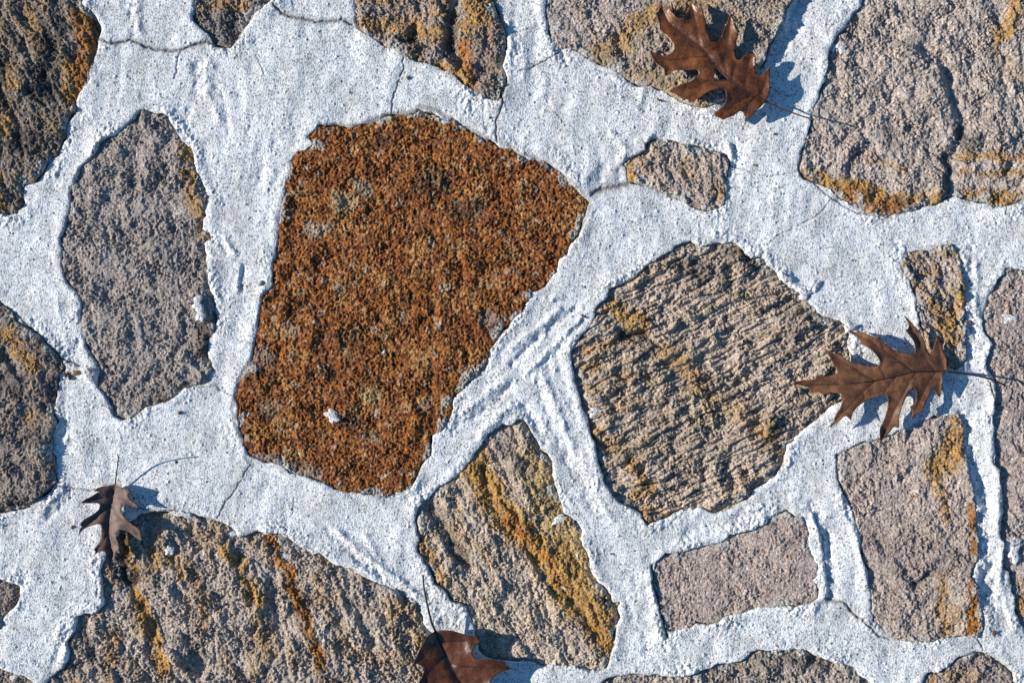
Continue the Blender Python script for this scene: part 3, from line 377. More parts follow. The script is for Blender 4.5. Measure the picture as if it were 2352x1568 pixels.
def mortar_material():
    m, n, l, b = new_mat('mortar_white', 0.85, 0.35)
    tc = N(n, 'ShaderNodeTexCoord'); obj = tc.outputs['Object']
    base = None
    WHITE = (0.79, 0.79, 0.785)
    # large soft tone change
    nz = N(n, 'ShaderNodeTexNoise'); nz.inputs['Scale'].default_value = 9; nz.inputs['Detail'].default_value = 3; l.new(obj, nz.inputs['Vector'])
    tone = ramp(n, l, nz.outputs['Fac'], [(0.3, (0.70, 0.70, 0.70)), (0.7, (0.82, 0.82, 0.815))])
    c = tone
    hts = []
    for scale, thr, stops in ((330, 0.40, [(0, (0.30, 0.30, 0.30)), (.07, (0.10, 0.10, 0.105)), (.085, (0.42, 0.42, 0.42)), (.30, (0.50, 0.50, 0.49)), (.40, (0.42, 0.36, 0.28)), (.42, (0.79, 0.79, 0.785)), (1, (0.79, 0.79, 0.785))]),
                              (620, 0.44, [(0, (0.36, 0.36, 0.37)), (.10, (0.16, 0.16, 0.17)), (.14, (0.36, 0.36, 0.36)), (.36, (0.50, 0.50, 0.495)), (.46, (0.79, 0.79, 0.785)), (1, (0.79, 0.79, 0.785))])):
        mp = N(n, 'ShaderNodeMapping'); mp.inputs['Scale'].default_value = (1, 1, 0.35); mp.inputs['Rotation'].default_value = (0, 0, scale * .01); l.new(obj, mp.inputs['Vector'])
        vo = N(n, 'ShaderNodeTexVoronoi'); vo.inputs['Scale'].default_value = scale; l.new(mp.outputs[0], vo.inputs['Vector'])
        sep = N(n, 'ShaderNodeSeparateColor'); l.new(vo.outputs['Color'], sep.inputs[0])
        gc = ramp(n, l, sep.outputs[0], stops, 'CONSTANT')
        mask = ramp(n, l, vo.outputs['Distance'], [(thr - .05, 1.0), (thr + .05, 0.0)])
        has = ramp(n, l, sep.outputs[0], [(.41, 1.0), (.45, 0.0)])
        mm = N(n, 'ShaderNodeMath', operation='MULTIPLY'); l.new(mask, mm.inputs[0]); l.new(has, mm.inputs[1])
        c = mixc(n, l, 'MIX', mm.outputs[0], c, gc)
        hts.append((vo.outputs['Distance'], 1.0 / scale))
    at = N(n, 'ShaderNodeAttribute', attribute_name='gry'); ac = N(n, 'ShaderNodeAttribute', attribute_name='crk')
    nf = N(n, 'ShaderNodeTexNoise'); nf.inputs['Scale'].default_value = 420; nf.inputs['Detail'].default_value = 4; l.new(obj, nf.inputs['Vector'])
    gcol = ramp(n, l, nf.outputs['Fac'], [(.35, (0.22, 0.21, 0.20)), (.65, (0.46, 0.45, 0.43))])
    gm = N(n, 'ShaderNodeMath', operation='MULTIPLY'); l.new(at.outputs['Fac'], gm.inputs[0]); gm.inputs[1].default_value = .85
    c = mixc(n, l, 'MIX', gm.outputs[0], c, gcol)
    cm = N(n, 'ShaderNodeMath', operation='MULTIPLY'); l.new(ac.outputs['Fac'], cm.inputs[0]); cm.inputs[1].default_value = .75
    c = mixc(n, l, 'MIX', cm.outputs[0], c, (0.16, 0.15, 0.14))
    ns = N(n, 'ShaderNodeTexNoise'); ns.inputs['Scale'].default_value = 34; ns.inputs['Detail'].default_value = 6; ns.inputs['Roughness'].default_value = .7; l.new(obj, ns.inputs['Vector'])
    stain = ramp(n, l, ns.outputs['Fac'], [(.36, (0.80, 0.79, 0.76)), (.5, (0.95, 0.95, 0.94)), (.64, (1.05, 1.05, 1.05))])
    c = mixc(n, l, 'MULTIPLY', 1.0, c, stain)
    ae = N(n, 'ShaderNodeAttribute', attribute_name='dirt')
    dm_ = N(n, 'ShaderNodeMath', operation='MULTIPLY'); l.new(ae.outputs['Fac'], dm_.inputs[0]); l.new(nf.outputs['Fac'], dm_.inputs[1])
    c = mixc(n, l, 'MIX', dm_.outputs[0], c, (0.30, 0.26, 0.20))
    l.new(c, b.inputs['Base Color'])
    # fine bump: sandy
    bp = N(n, 'ShaderNodeBump'); bp.inputs['Distance'].default_value = 0.0007; bp.inputs['Strength'].default_value = 0.6
    mu = N(n, 'ShaderNodeMath', operation='ADD'); l.new(hts[1][0], mu.inputs[0]); l.new(nf.outputs['Fac'], mu.inputs[1]); l.new(mu.outputs[0], bp.inputs['Height'])
    l.new(bp.outputs[0], b.inputs['Normal'])
    return m
def stone_material(name, rust=False, red=False):
    m, n, l, b = new_mat(name, 0.88, 0.3)
    tc = N(n, 'ShaderNodeTexCoord'); obj = tc.outputs['Object']
    at = N(n, 'ShaderNodeAttribute', attribute_name='tone'); c = at.outputs['Color']
    n1 = N(n, 'ShaderNodeTexNoise'); n1.inputs['Scale'].default_value = 520; n1.inputs['Detail'].default_value = 5; n1.inputs['Roughness'].default_value = .7; l.new(obj, n1.inputs['Vector'])
    var = ramp(n, l, n1.outputs['Fac'], [(.34, .42), (.5, 1.0), (.66, 1.6)])
    c = mixc(n, l, 'MULTIPLY', 1.0, c, var)
    vo = N(n, 'ShaderNodeTexVoronoi'); vo.inputs['Scale'].default_value = 420; l.new(obj, vo.inputs['Vector'])
    sep = N(n, 'ShaderNodeSeparateColor'); l.new(vo.outputs['Color'], sep.inputs[0])
    pale = ramp(n, l, sep.outputs[1], [(.90, 0.0), (.93, 0.55)])
    c = mixc(n, l, 'MIX', pale, c, (0.58, 0.42, 0.24) if rust else (0.50, 0.46, 0.43))
    darkm = ramp(n, l, sep.outputs[2], [(.90, 0.0), (.93, 0.6)])
    c = mixc(n, l, 'MIX', darkm, c, (0.06, 0.022, 0.012) if rust else ((0.13, 0.04, 0.035) if red else (0.10, 0.085, 0.08)))
    l.new(c, b.inputs['Base Color'])
    bp = N(n, 'ShaderNodeBump'); bp.inputs['Distance'].default_value = 0.0032; bp.inputs['Strength'].default_value = 1.0
    n2 = N(n, 'ShaderNodeTexNoise'); n2.inputs['Scale'].default_value = 650; n2.inputs['Detail'].default_value = 4; n2.inputs['Roughness'].default_value = .65; l.new(obj, n2.inputs['Vector'])
    l.new(n2.outputs['Fac'], bp.inputs['Height']); l.new(bp.outputs[0], b.inputs['Normal'])
    return m
M_MORTAR = mortar_material(); M_STONE = stone_material('stone_grey'); M_RUST = stone_material('stone_rust', rust=True); M_RED = stone_material('stone_red_flecked', red=True)

# ------------------------------------------------------------------ pavement: mortar bed and stones
pav = bpy.data.objects.new('pavement', None); col.objects.link(pav); pav['kind'] = 'structure'
pav['label'] = 'stone paving of irregular stones set in white sandy mortar'
vkeep = d_m > -5.0
keep = vkeep[:-1, :-1] | vkeep[1:, :-1] | vkeep[:-1, 1:] | vkeep[1:, 1:]
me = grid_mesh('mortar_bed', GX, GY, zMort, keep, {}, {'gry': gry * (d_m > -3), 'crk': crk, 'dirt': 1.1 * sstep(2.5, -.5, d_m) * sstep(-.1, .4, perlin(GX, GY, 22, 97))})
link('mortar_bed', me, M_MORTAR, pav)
H = np.where(d_m > 0, zMort, -13.0)
seed = 100
for k, s in st.items():
    seed += 37
    sl, d0 = tmp[k]; X = GX[sl]; Y = GY[sl]
    d = -(d0 + edge_w[sl]) + 0.45                       # positive inside
    p = np.array(s['pts']); cx, cy = (p[:, 0].min() + p[:, 0].max()) / 2, (p[:, 1].min() + p[:, 1].max()) / 2
    z = s['z'] + s['tx'] * (X - cx) / 100 + s['ty'] * (Y - cy) / 100
    z = z + s['big'] * 1.3 * (fbm(X, Y, 62, 2, seed) + .6 * fbm(X, Y, 28, 2, seed + 3))
    rough = 1.0
    wx = X + 2.5 * perlin(X, Y, 16, seed + 5); wy = Y + 2.5 * perlin(X, Y, 16, seed + 6)
    if s['strk']:
        a = math.radians(s['strk'][0]); wl_ = s['strk'][1]
        u = wx * math.cos(a) + wy * math.sin(a); v = -wx * math.sin(a) + wy * math.cos(a)
        st_ = s['strk'][3] if len(s['strk']) > 3 else 3.2; r1 = perlin(u / st_, v, wl_, seed + 7); r2 = perlin(u / st_ * 1.2, v, wl_ * .5, seed + 8)
        z = z + s['strk'][2] * 1.15 * (1.0 * r1 + .6 * r2 - 0.75 * np.exp(-(r1 / .12) ** 2) - .4 * np.exp(-(r2 / .12) ** 2))
    fa = math.radians((s['strk'][0] if s['strk'] else (seed * 7) % 50 - 85) + 8)
    for q, (w_, am) in enumerate(((34, 1.1), (17, .75), (9, .45))):
        tt = (-X * math.sin(fa + .35 * q) + Y * math.cos(fa + .35 * q)) / w_ + 1.3 * perlin(X, Y, w_ * 1.6, seed + 61 + q) + .35 * perlin(X, Y, w_ * .35, seed + 64 + q)
        fr = tt - np.floor(tt)
        z = z + am * s['mid'] * (.35 if (s.get('rust') or k == 'R') else .85) * (fr - sstep(.86, 1.0, fr) - .43) * sstep(-.35, .35, perlin(X, Y, w_ * 2.2, seed + 67 + q))
    dens = .8 + 1.1 * fbm(X, Y, 30, 2, seed + 19)
    bil = 0
    for q, (w_, am) in enumerate(((27, 1.5), (13, .62), (6.8, .42), (3.8, .55), (2.1, .75))):
        bil = bil + am * (np.abs(perlin(wx, wy, w_, seed + 40 + q)) * 2 - .55)
    z = z + (.6 * s['mid'] + .6 * s['fine']) * bil * dens * (.75 if s.get('red') else 1)
    e1, e2, ei = worley(wx, wy, 5.6, seed + 12); z = z + .3 * s['mid'] * (np.clip(1 - (e1 / .68) ** 2, 0, 1) - .4) * (ei > .45)
    e1, e2, ei = worley(X, Y, 2.9, seed + 13); z = z + .6 * s['fine'] * (np.clip(1 - (e1 / .66) ** 2, 0, 1) - .5) * (ei > .35) * (.5 + ei)
    if s.get('rust'):
        pn = fbm(X, Y, 5.2, 2, seed + 15)
        z = z - 1.1 * sstep(.10, .5, pn) * (1 + 1.6 * fbm(X, Y, 26, 2, seed + 18)) + .7 * perlin(X, Y, 2.3, seed + 16)
    else:
        pn = fbm(X, Y, 9.0, 3, seed + 15, .6); z = z - .8 * s['mid'] * sstep(.18, .5, pn) * dens
    for t, w, dep in s['g']:
        w *= W_CROP; dd = seg_dist(wx, wy, path(t)); z = z + dep * np.exp(-(dd / w) ** 2)
    for t, w, dep in s.get('st', []):
        w *= W_CROP; dd = seg_dist(wx, wy, path(t)); z = z + dep * np.exp(-(dd / w) ** 2)
    rn = s['rnd'] * (1 + .7 * perlin(X, Y, 34, seed + 20))
    t = np.clip(1 - d / rn, 0, 1); z = z - s['drop'] * t ** 2.2
    z = np.maximum(z, -8.5)
    z = z - (z + 16) * sstep(0.35, -.95, d)
    # stone colours: base tone, noise and strokes, some dark ones along the grooves
    tone = np.ones(X.shape + (3,)) * np.array(s['tone'])
    n_big = fbm(X, Y, 55, 3, seed + 21); n_sm = fbm(X, Y, 9, 3, seed + 22)
    if s.get('rust'):
        n3 = fbm(X, Y, 4.0, 2, seed + 23)
        a = sstep(-.30, .30, n_sm * .6 + n3 * .9 + .12)[..., None]
        tone = (1 - a) * np.array((0.12, 0.038, 0.014)) + a * np.array((0.47, 0.17, 0.042))
        a = sstep(.08, .34, fbm(X, Y, 26, 2, seed + 24) * .6 + n3 * .5)[..., None] * .7
        tone = (1 - a) * tone + a * np.array((0.66, 0.36, 0.12))
        a = sstep(.02, .35, n_big + .3 * n_sm)[..., None] * .6; tone = (1 - a) * tone + a * np.array((0.20, 0.06, 0.018))
        e1, e2, ei = worley(X + 3 * perlin(X, Y, 8, 5), Y + 3 * perlin(X, Y, 8, 6), 9, seed + 25); a = ((ei > .88) * sstep(.42, .15, e1 + .25 * n3))[..., None] * .75; tone = (1 - a) * tone + a * np.array((0.60, 0.47, 0.33))
        a = (sstep(-40, -190, Y + .5 * (X + 380) + 40 * n_big) * sstep(24, 4, d + 14 * n_big))[..., None] * .55; tone = (1 - a) * tone + a * np.array((0.50, 0.34, 0.21))
        tone = tone * (1 + .35 * n_big)[..., None]
    else:
        tone = tone * np.array((1.72, 1.62, 1.56)) * (1 + .25 * n_big + .35 * n_sm)[..., None]
        if s['strk']:
            yy = sstep(.0, .45, .8 * r1 + .5 * n_big + .45 * n_sm + s['och'] - .25)
        else: yy = sstep(.0, .4, .9 * n_big + .5 * n_sm + s['och'] - .3)
        a = (yy * min(1, s['och'] * 2.4))[..., None] * .75; tone = (1 - a) * tone + a * np.array((0.42, 0.265, 0.10)) * (1 + .3 * n_sm)[..., None]
    for t_, w, amt, c_ in s['s']:
        w *= W_CROP; dd = seg_dist(wx + 3 * n_big * 2, wy, path(t_))
        dd = np.abs(dd + 3.0 * perlin(X, Y, 15, seed + 31) + 1.5 * perlin(X, Y, 6, seed + 32)); gg = np.exp(-(dd / (w * 1.45)) ** 2)
        a = sstep(.05, .75, gg) * amt * sstep(-.45, .2, n_sm + .5 * perlin(X, Y, 3.6, seed + 30) + .75 * gg - .25)
        tone = (1 - a[..., None]) * tone + a[..., None] * np.array(c_) * (1 + .35 * n_sm)[..., None]
    tone = np.clip(tone, .015, .8)
    # thin smears of mortar over the rim
    fn = perlin(X, Y, 20, seed + 33); fm = perlin(X, Y, 4.5, seed + 34) + .6 * perlin(X, Y, 2.2, seed + 35)
    film = sstep(-.04, .2, fn) * sstep(.8, -.6, (d - 1.6 - 13 * np.clip(fn, 0, 1) - 3.2 * fm))
    film = np.clip(film, 0, 1) * sstep(-.5, .1, fm + .6 * film)
    film = film * .9; z = z + .7 * film
    tone = (1 - film[..., None]) * tone + film[..., None] * np.array((0.56, 0.53, 0.48))
    vk = d > -1.0; keep = (vk[:-1, :-1] & vk[1:, :-1] & vk[:-1, 1:] & vk[1:, 1:])
    me = grid_mesh('stone', X, Y, z, keep, {'tone': tone})
    o = link('stone', me, M_RUST if s.get('rust') else (M_RED if s.get('red') else M_STONE), pav)
    if k in LABELS: o['label'] = LABELS[k]
    H[sl] = np.maximum(H[sl], np.where(d > .2, z, -13))

def ground_z(x, y):                                     # x, y in mm
    j = int(np.clip(np.searchsorted(xs, x), 0, NX - 1)); i = int(np.clip(np.searchsorted(ys, y), 0, NY - 1)); return float(H[i, j])
def ground_z_arr(x, y):
    j = np.clip(np.searchsorted(xs, x), 0, NX - 1); i = np.clip(np.searchsorted(ys, y), 0, NY - 1); return H[i, j]
def lift(x, y, z):                                      # where the sight line to (x, y, 0) passes height z
    k = 1 - z / (CAM_H * 1000); return x * k, y * k

# earth below and beyond the paving
def earth():
    m, n, l, b = new_mat('earth', .95, .2)
    tc = N(n, 'ShaderNodeTexCoord'); nz = N(n, 'ShaderNodeTexNoise'); nz.inputs['Scale'].default_value = 14; nz.inputs['Detail'].default_value = 8; l.new(tc.outputs['Object'], nz.inputs['Vector'])
    l.new(ramp(n, l, nz.outputs['Fac'], [(.3, (0.07, 0.05, 0.035)), (.7, (0.16, 0.12, 0.085))]), b.inputs['Base Color'])
    me = bpy.data.meshes.new('ground'); s = 60; me.from_pydata([(-s, -s, -.02), (s, -s, -.02), (s, s, -.02), (-s, s, -.02)], [], [(0, 1, 2, 3)])
    o = link('ground', me, m); o['kind'] = 'structure'
earth()

# ------------------------------------------------------------------ splashes of mortar left on the stones
def lump(name, pos, rx, ry, hgt, rot, sd, mat, parent=None, gr=0.30, sink=.35, segs=20, rings=8):
    """uneven lump with a flat buried underside; lengths in mm"""
    R = random.Random(sd); ph = [(R.uniform(0, 6.28), R.uniform(.4, 1)) for _ in range(4)]
    vs = []; fs = []
    for i in range(rings + 1):
        t = i / rings; el = math.pi * (0.5 - t * .78)
        for j in range(segs):
            a = 2 * math.pi * j / segs
            k = 1 + gr * (ph[0][1] * .6 * math.sin(2 * a + ph[0][0]) + .5 * ph[1][1] * math.sin(3 * a + ph[1][0]) + .35 * math.sin(5 * a + ph[2][0] + 3 * t)) * math.cos(el) + R.uniform(-.12, .12)
            x = rx * k * math.cos(el) * math.cos(a); y = ry * k * math.cos(el) * math.sin(a)
            z = hgt * math.sin(el) * (1 + R.uniform(-.3, .3)) if i else hgt
            vs.append((x * MM, y * MM, z * MM))
    for i in range(rings):
        for j in range(segs):
            a, b = i * segs + j, i * segs + (j + 1) % segs
            fs.append((a, a + segs, b + segs, b))
    fs.append(tuple(range(segs))); fs.append(tuple(reversed(range(rings * segs, (rings + 1) * segs))))
    me = bpy.data.meshes.new(name); me.from_pydata(vs, [], fs); me.update()
    for p_ in me.polygons: p_.use_smooth = True
    o = link(name, me, mat, parent); o.rotation_euler[2] = rot
    o.location = (pos[0] * MM, pos[1] * MM, (ground_z(*pos) - hgt * sink * 0 + pos_off) * MM)
    return o
pos_off = 0.0
for i, (t, rx, ry, h) in enumerate([("11: 530,1290", 6.4, 5, 2.6), ("11: 535,1325", 3.4, 3, 2.2), ("11: 880,858", 1.8, 1.4, 1), ("10: 1375,530", 5.5, 6, 2.4), ("10: 1395,600", 4.2, 6.5, 2.2), ("12: 585,1262", 5.0, 3.4, 2), ("12: 565,1285", 2.5, 3.2, 1.6),
        ("23: 1685,610", 6.5, 6.5, 3), ("23: 1700,680", 5.4, 7.5, 2.8), ("21: 198,695", 5.4, 4, 2.4), ("20: 1160,650", 3.6, 5.6, 2), ("03: 510,325", 5, 5, 3), ("03: 455,322", 2.8, 4, 2), ("02: 1395,735", 8.5, 6, 4), ("02: 1360,765", 6, 4, 3), ("13: 1680,620", 6.0, 2.8, 1.2), ("13: 1650,640", 3.0, 3.0, 1.0),
        ("20: 90,1535", 4, 5, 3), ("22: 450,690", 1.4, 1.6, 1), ("22: 700,1240", 4.5, 6, 3.4), ("22: 330,440", 7, 3.2, 2), ("01: 1290,840", 4.6, 3, 2), ("23: 1400,820", 3.5, 9, 3), ("20: 1255,405", 8, 3, 1.8), ("20: 1590,540", 7.5, 3.5, 2), ("10: 620,1010", 6, 5.5, 4.5), ("13: 120,350", 5, 4, 3.2), ("13: 250,455", 6, 5, 3.2), ("13: 325,400", 4.5, 4.5, 3), ("13: 560,690", 5, 4, 3)]):
    lump('mortar_splash', path(t)[0], rx * 1.1, ry * 1.1, h * .62, random.random() * .6 - .3, 50 + i, M_MORTAR, pav, gr=.6)

# ------------------------------------------------------------------ oak leaves
def leaf_material(name, c_lo, c_hi, rough, coat, blotch):
    m, n, l, b = new_mat(name, rough, 0.4)
    tc = N(n, 'ShaderNodeTexCoord'); obj = tc.outputs['Object']
    n1 = N(n, 'ShaderNodeTexNoise'); n1.inputs['Scale'].default_value = 38; n1.inputs['Detail'].default_value = 5; l.new(obj, n1.inputs['Vector'])
    c = ramp(n, l, n1.outputs['Fac'], [(.34, c_lo), (.66, c_hi)])
    nb = N(n, 'ShaderNodeTexNoise'); nb.inputs['Scale'].default_value = 150; nb.inputs['Detail'].default_value = 6; nb.inputs['Roughness'].default_value = .7; l.new(obj, nb.inputs['Vector'])
    c = mixc(n, l, 'MULTIPLY', 1.0, c, ramp(n, l, nb.outputs['Fac'], [(.36, .6), (.5, 1.0), (.64, 1.5)]))
    nd = N(n, 'ShaderNodeTexNoise'); nd.inputs['Scale'].default_value = 70; nd.inputs['Detail'].default_value = 3; l.new(tc.outputs['Generated'], nd.inputs['Vector']); nd.inputs['Scale'].default_value = 9
    c = mixc(n, l, 'MIX', ramp(n, l, nd.outputs['Fac'], [(.62, 0.0), (.68, .55)]), c, [x * .45 for x in c_lo])
    at = N(n, 'ShaderNodeAttribute', attribute_name='vd')            # closeness to a vein
    c = mixc(n, l, 'MIX', at.outputs['Fac'], c, [x * .55 for x in c_lo])
    v2 = N(n, 'ShaderNodeTexVoronoi'); v2.feature = 'DISTANCE_TO_EDGE'; v2.inputs['Scale'].default_value = 260; l.new(obj, v2.inputs['Vector'])
    net = ramp(n, l, v2.outputs['Distance'], [(.02, .35), (.10, 0.0)])
    c = mixc(n, l, 'MIX', net, c, blotch)
    n3 = N(n, 'ShaderNodeTexNoise'); n3.inputs['Scale'].default_value = 800; n3.inputs['Detail'].default_value = 2; l.new(obj, n3.inputs['Vector'])
    sp = ramp(n, l, n3.outputs['Fac'], [(.70, 0.0), (.74, .6)])
    c = mixc(n, l, 'MIX', sp, c, blotch)
    l.new(c, b.inputs['Base Color'])
    rr = ramp(n, l, n1.outputs['Fac'], [(.3, rough - .08), (.7, rough + .12)]); l.new(rr, b.inputs['Roughness'])
    b.inputs['Coat Weight'].default_value = coat; b.inputs['Coat Roughness'].default_value = .38
    bp = N(n, 'ShaderNodeBump'); bp.inputs['Distance'].default_value = 0.0005; bp.inputs['Strength'].default_value = .5
    ad = N(n, 'ShaderNodeMath', operation='ADD'); l.new(v2.outputs['Distance'], ad.inputs[0]); l.new(n1.outputs['Fac'], ad.inputs[1]); l.new(ad.outputs[0], bp.inputs['Height']); l.new(bp.outputs[0], b.inputs['Normal'])
    return m
def plain_mat(name, c, rough=.6, var=.25, scale=300):
    m, n, l, b = new_mat(name, rough, .4)
    tc = N(n, 'ShaderNodeTexCoord'); n1 = N(n, 'ShaderNodeTexNoise'); n1.inputs['Scale'].default_value = scale; n1.inputs['Detail'].default_value = 4; l.new(tc.outputs['Object'], n1.inputs['Vector'])
    l.new(ramp(n, l, n1.outputs['Fac'], [(.3, [x * (1 - var) for x in c]), (.7, [x * (1 + var) for x in c])]), b.inputs['Base Color'])
    bp = N(n, 'ShaderNodeBump'); bp.inputs['Distance'].default_value = .0004; l.new(n1.outputs['Fac'], bp.inputs['Height']); l.new(bp.outputs[0], b.inputs['Normal'])
    return m
def smooth(pts, n=3, closed=True):
    L = len(pts); res = []
    rngk = range(L) if closed else range(L - 1)
    for i in rngk:
        p0 = pts[(i - 1) % L] if closed or i > 0 else pts[i]; p1 = pts[i]; p2 = pts[(i + 1) % L]; p3 = pts[(i + 2) % L] if closed or i + 2 < L else pts[i + 1]
        for k in range(n):
            t = k / n
            res.append(tuple(.5 * (2 * b + .7 * (c - a) * t * 1.43 + (2 * a - 5 * b + 4 * c - d) * t * t + (-a + 3 * b - 3 * c + d) * t ** 3) for a, b, c, d in zip(p0, p1, p2, p3)))
    if not closed: res.append(pts[-1])
    return res
def tube(name, pts, radii, mat, parent, sides=7, origin=(0, 0, 0)):
    vs = []; fs = []; n = len(pts)
    for i, p in enumerate(pts):
        p = Vector(p); t = (Vector(pts[min(i + 1, n - 1)]) - Vector(pts[max(i - 1, 0)])).normalized()
        a = t.cross(Vector((0, 0, 1))); a = a.normalized() if a.length > 1e-6 else Vector((1, 0, 0)); b = a.cross(t)
        for k in range(sides):
            w = 2 * math.pi * k / sides
            q = (p + (a * math.cos(w) + b * math.sin(w)) * radii[i]) * MM - Vector(origin); vs.append(tuple(q))
    for i in range(n - 1):
        for k in range(sides):
            fs.append((i * sides + k, i * sides + (k + 1) % sides, (i + 1) * sides + (k + 1) % sides, (i + 1) * sides + k))
    fs.append(tuple(reversed(range(sides)))); fs.append(tuple(range((n - 1) * sides, n * sides)))
    me = bpy.data.meshes.new(name); me.from_pydata(vs, [], fs); me.update()
    for p_ in me.polygons: p_.use_smooth = True
    return link(name, me, mat, parent)

def oak_leaf(label, outline, midrib, veins, petiole, pet_z, zf, mats, hole=None, seed=1, r0=.8):
    """zf(x, y, d_mid, side) -> height of the blade in mm (paving coordinates)"""
    M_blade, M_vein = mats
    R = random.Random(seed)
    out_p = smooth(outline, 3); c0 = np.mean(np.array(outline), 0)
    hole_p = smooth(hole, 2) if hole else None
    pts = list(out_p); edges = [(i, (i + 1) % len(out_p)) for i in range(len(out_p))]
    if hole_p:
        b = len(pts); pts += hole_p; edges += [(b + i, b + (i + 1) % len(hole_p)) for i in range(len(hole_p))]
    A = np.array(out_p); gx, gy = np.meshgrid(np.arange(A[:, 0].min(), A[:, 0].max(), 1.5), np.arange(A[:, 1].min(), A[:, 1].max(), 1.5))
    gx = gx + (np.arange(gx.shape[0])[:, None] % 2) * .75
    ok = sdf(gx, gy, out_p) < -.7
    if hole_p: ok &= sdf(gx, gy, hole_p) > .6
    pts += list(zip(gx[ok], gy[ok]))
    V, E, F, *_ = delaunay_2d_cdt([Vector(p) for p in pts], edges, [], 0, 1e-4)
    vx = np.array([v[0] for v in V]); vy = np.array([v[1] for v in V])
    tri = np.array([f for f in F if len(f) == 3])
    cxx = vx[tri].mean(1); cyy = vy[tri].mean(1)
    k = inside(cxx, cyy, out_p)
    if hole_p: k &= ~inside(cxx, cyy, hole_p)
    tri = tri[k]
    mid_s = smooth(midrib, 4, False); vein_s = [smooth(v_, 4, False) for v_ in veins]
    mb = np.array(midrib)
    def blade_z(x, y):
        dm = seg_dist(x, y, mid_s)
        dv = np.minimum.reduce([seg_dist(x, y, v_) for v_ in vein_s] + [dm])
        z = zf(x, y, dm)
        z = z + 1.1 * (1 - np.exp(-dv / 5.0)) - .25 * np.exp(-(dv / .8) ** 2)
        z = z + 3.0 * fbm(x, y, 34, 2, seed + 3) + .35 * perlin(x, y, 7, seed + 4)
        de = seg_dist(x, y, out_p, True); z = z + np.exp(-de / 3.2) * (1.6 + 4.0 * perlin(x, y, 26, seed + 8)) + 1.5 * np.sin(dm / 5.5) * np.exp(-dm / 30)
        floor = ground_z_arr(x, y) + .5
        z = np.where(z < floor + 1.5, floor + 1.5 * np.exp((np.minimum(z, floor + 1.5) - floor - 1.5) / 1.5), z)
        return z, dv
    z, dv = blade_z(vx, vy)
    lx, ly = lift(vx, vy, z)
    thick = .28
    n0 = len(vx)
    ox, oy = lift(*midrib[0], 5); org = Vector((ox * MM, oy * MM, ground_z(*midrib[0]) * MM))
    top = np.stack([lx, ly, z], -1) * MM - np.array(org); bot = top.copy(); bot[:, 2] -= thick * MM
    cnt = {}
    for t in tri:
        for a, b in ((t[0], t[1]), (t[1], t[2]), (t[2], t[0])):
            kk = (min(a, b), max(a, b)); cnt.setdefault(kk, []).append((a, b))
    # orient all upward
    def area(t): return (vx[t[1]] - vx[t[0]]) * (vy[t[2]] - vy[t[0]]) - (vx[t[2]] - vx[t[0]]) * (vy[t[1]] - vy[t[0]])
    fs = []
    for t in tri:
        t = tuple(int(i) for i in (t if area(t) > 0 else t[::-1]))
        fs.append(t); fs.append((t[2] + n0, t[1] + n0, t[0] + n0))
    for kk, l_ in cnt.items():
        if len(l_) == 1:
            a, b = (int(i) for i in l_[0]); fs.append((b, a, a + n0, b + n0))
    me = bpy.data.meshes.new('blade'); me.from_pydata([tuple(v_) for v_ in np.vstack([top, bot])], [], fs); me.update()
    for p_ in me.polygons: p_.use_smooth = len(p_.vertices) == 3
    vd = np.exp(-(dv / .7) ** 2) * .7; set_attr_float(me, 'vd', np.concatenate([vd, vd]))
    root = bpy.data.objects.new('oak_leaf', None); col.objects.link(root); root.location = org
    root['label'] = label; root['category'] = 'leaf'; root['group'] = 'fallen oak leaves on the paving'
    link('blade', me, M_blade, root)
    def on_blade(pl, up):
        x = np.array([p_[0] for p_ in pl]); y = np.array([p_[1] for p_ in pl]); zz, _ = blade_z(x, y); xx, yy = lift(x, y, zz)
        return [(a, b, c + up) for a, b, c in zip(xx, yy, zz)]
    ms = on_blade(mid_s, .1); n = len(ms)
    zend = ms[0][2]
    tube('midrib', ms, [r0 * (1 - .8 * i / n) for i in range(n)], M_vein, root, origin=org)
    for v_ in vein_s:
        vs_ = on_blade(v_, .02); n = len(vs_)
        tube('vein', vs_, [r0 * .42 * (1 - .75 * i / n) for i in range(n)], M_vein, root, sides=5, origin=org)
    ps = smooth(petiole, 5, False); n = len(ps); pz = []
    for i, p_ in enumerate(ps):
        t = i / (n - 1); zz = zend + pet_z(t)
        zz = max(zz, ground_z(*p_) + .9); x, y = lift(p_[0], p_[1], zz); pz.append((x, y, zz))
    tube('petiole', pz, [r0 * (1.05 - .25 * min(1, i / n * 2)) * (1.0 + .9 * max(0, (i / n - .93) * 12)) for i in range(n)], M_vein, root, sides=8, origin=org)
    return root

L_GLOSSY = leaf_material('leaf_glossy_brown', (0.045, 0.012, 0.003), (0.155, 0.050, 0.011), .36, .3, (0.22, 0.09, 0.03))
L_MATTE = leaf_material('leaf_matte_brown', (0.085, 0.033, 0.014), (0.165, 0.067, 0.026), .58, .05, (0.15, 0.075, 0.045))
L_GREYB = leaf_material('leaf_grey_brown', (0.085, 0.048, 0.038), (0.155, 0.092, 0.072), .6, .04, (0.19, 0.115, 0.085))
L_DARK = leaf_material('leaf_dark_brown', (0.030, 0.008, 0.0025), (0.10, 0.030, 0.007), .34, .3, (0.12, 0.042, 0.015))
V_DARK = plain_mat('leaf_vein_dark', (0.022, 0.010, 0.008), .5); V_BROWN = plain_mat('leaf_vein_brown', (0.06, 0.026, 0.016), .5)

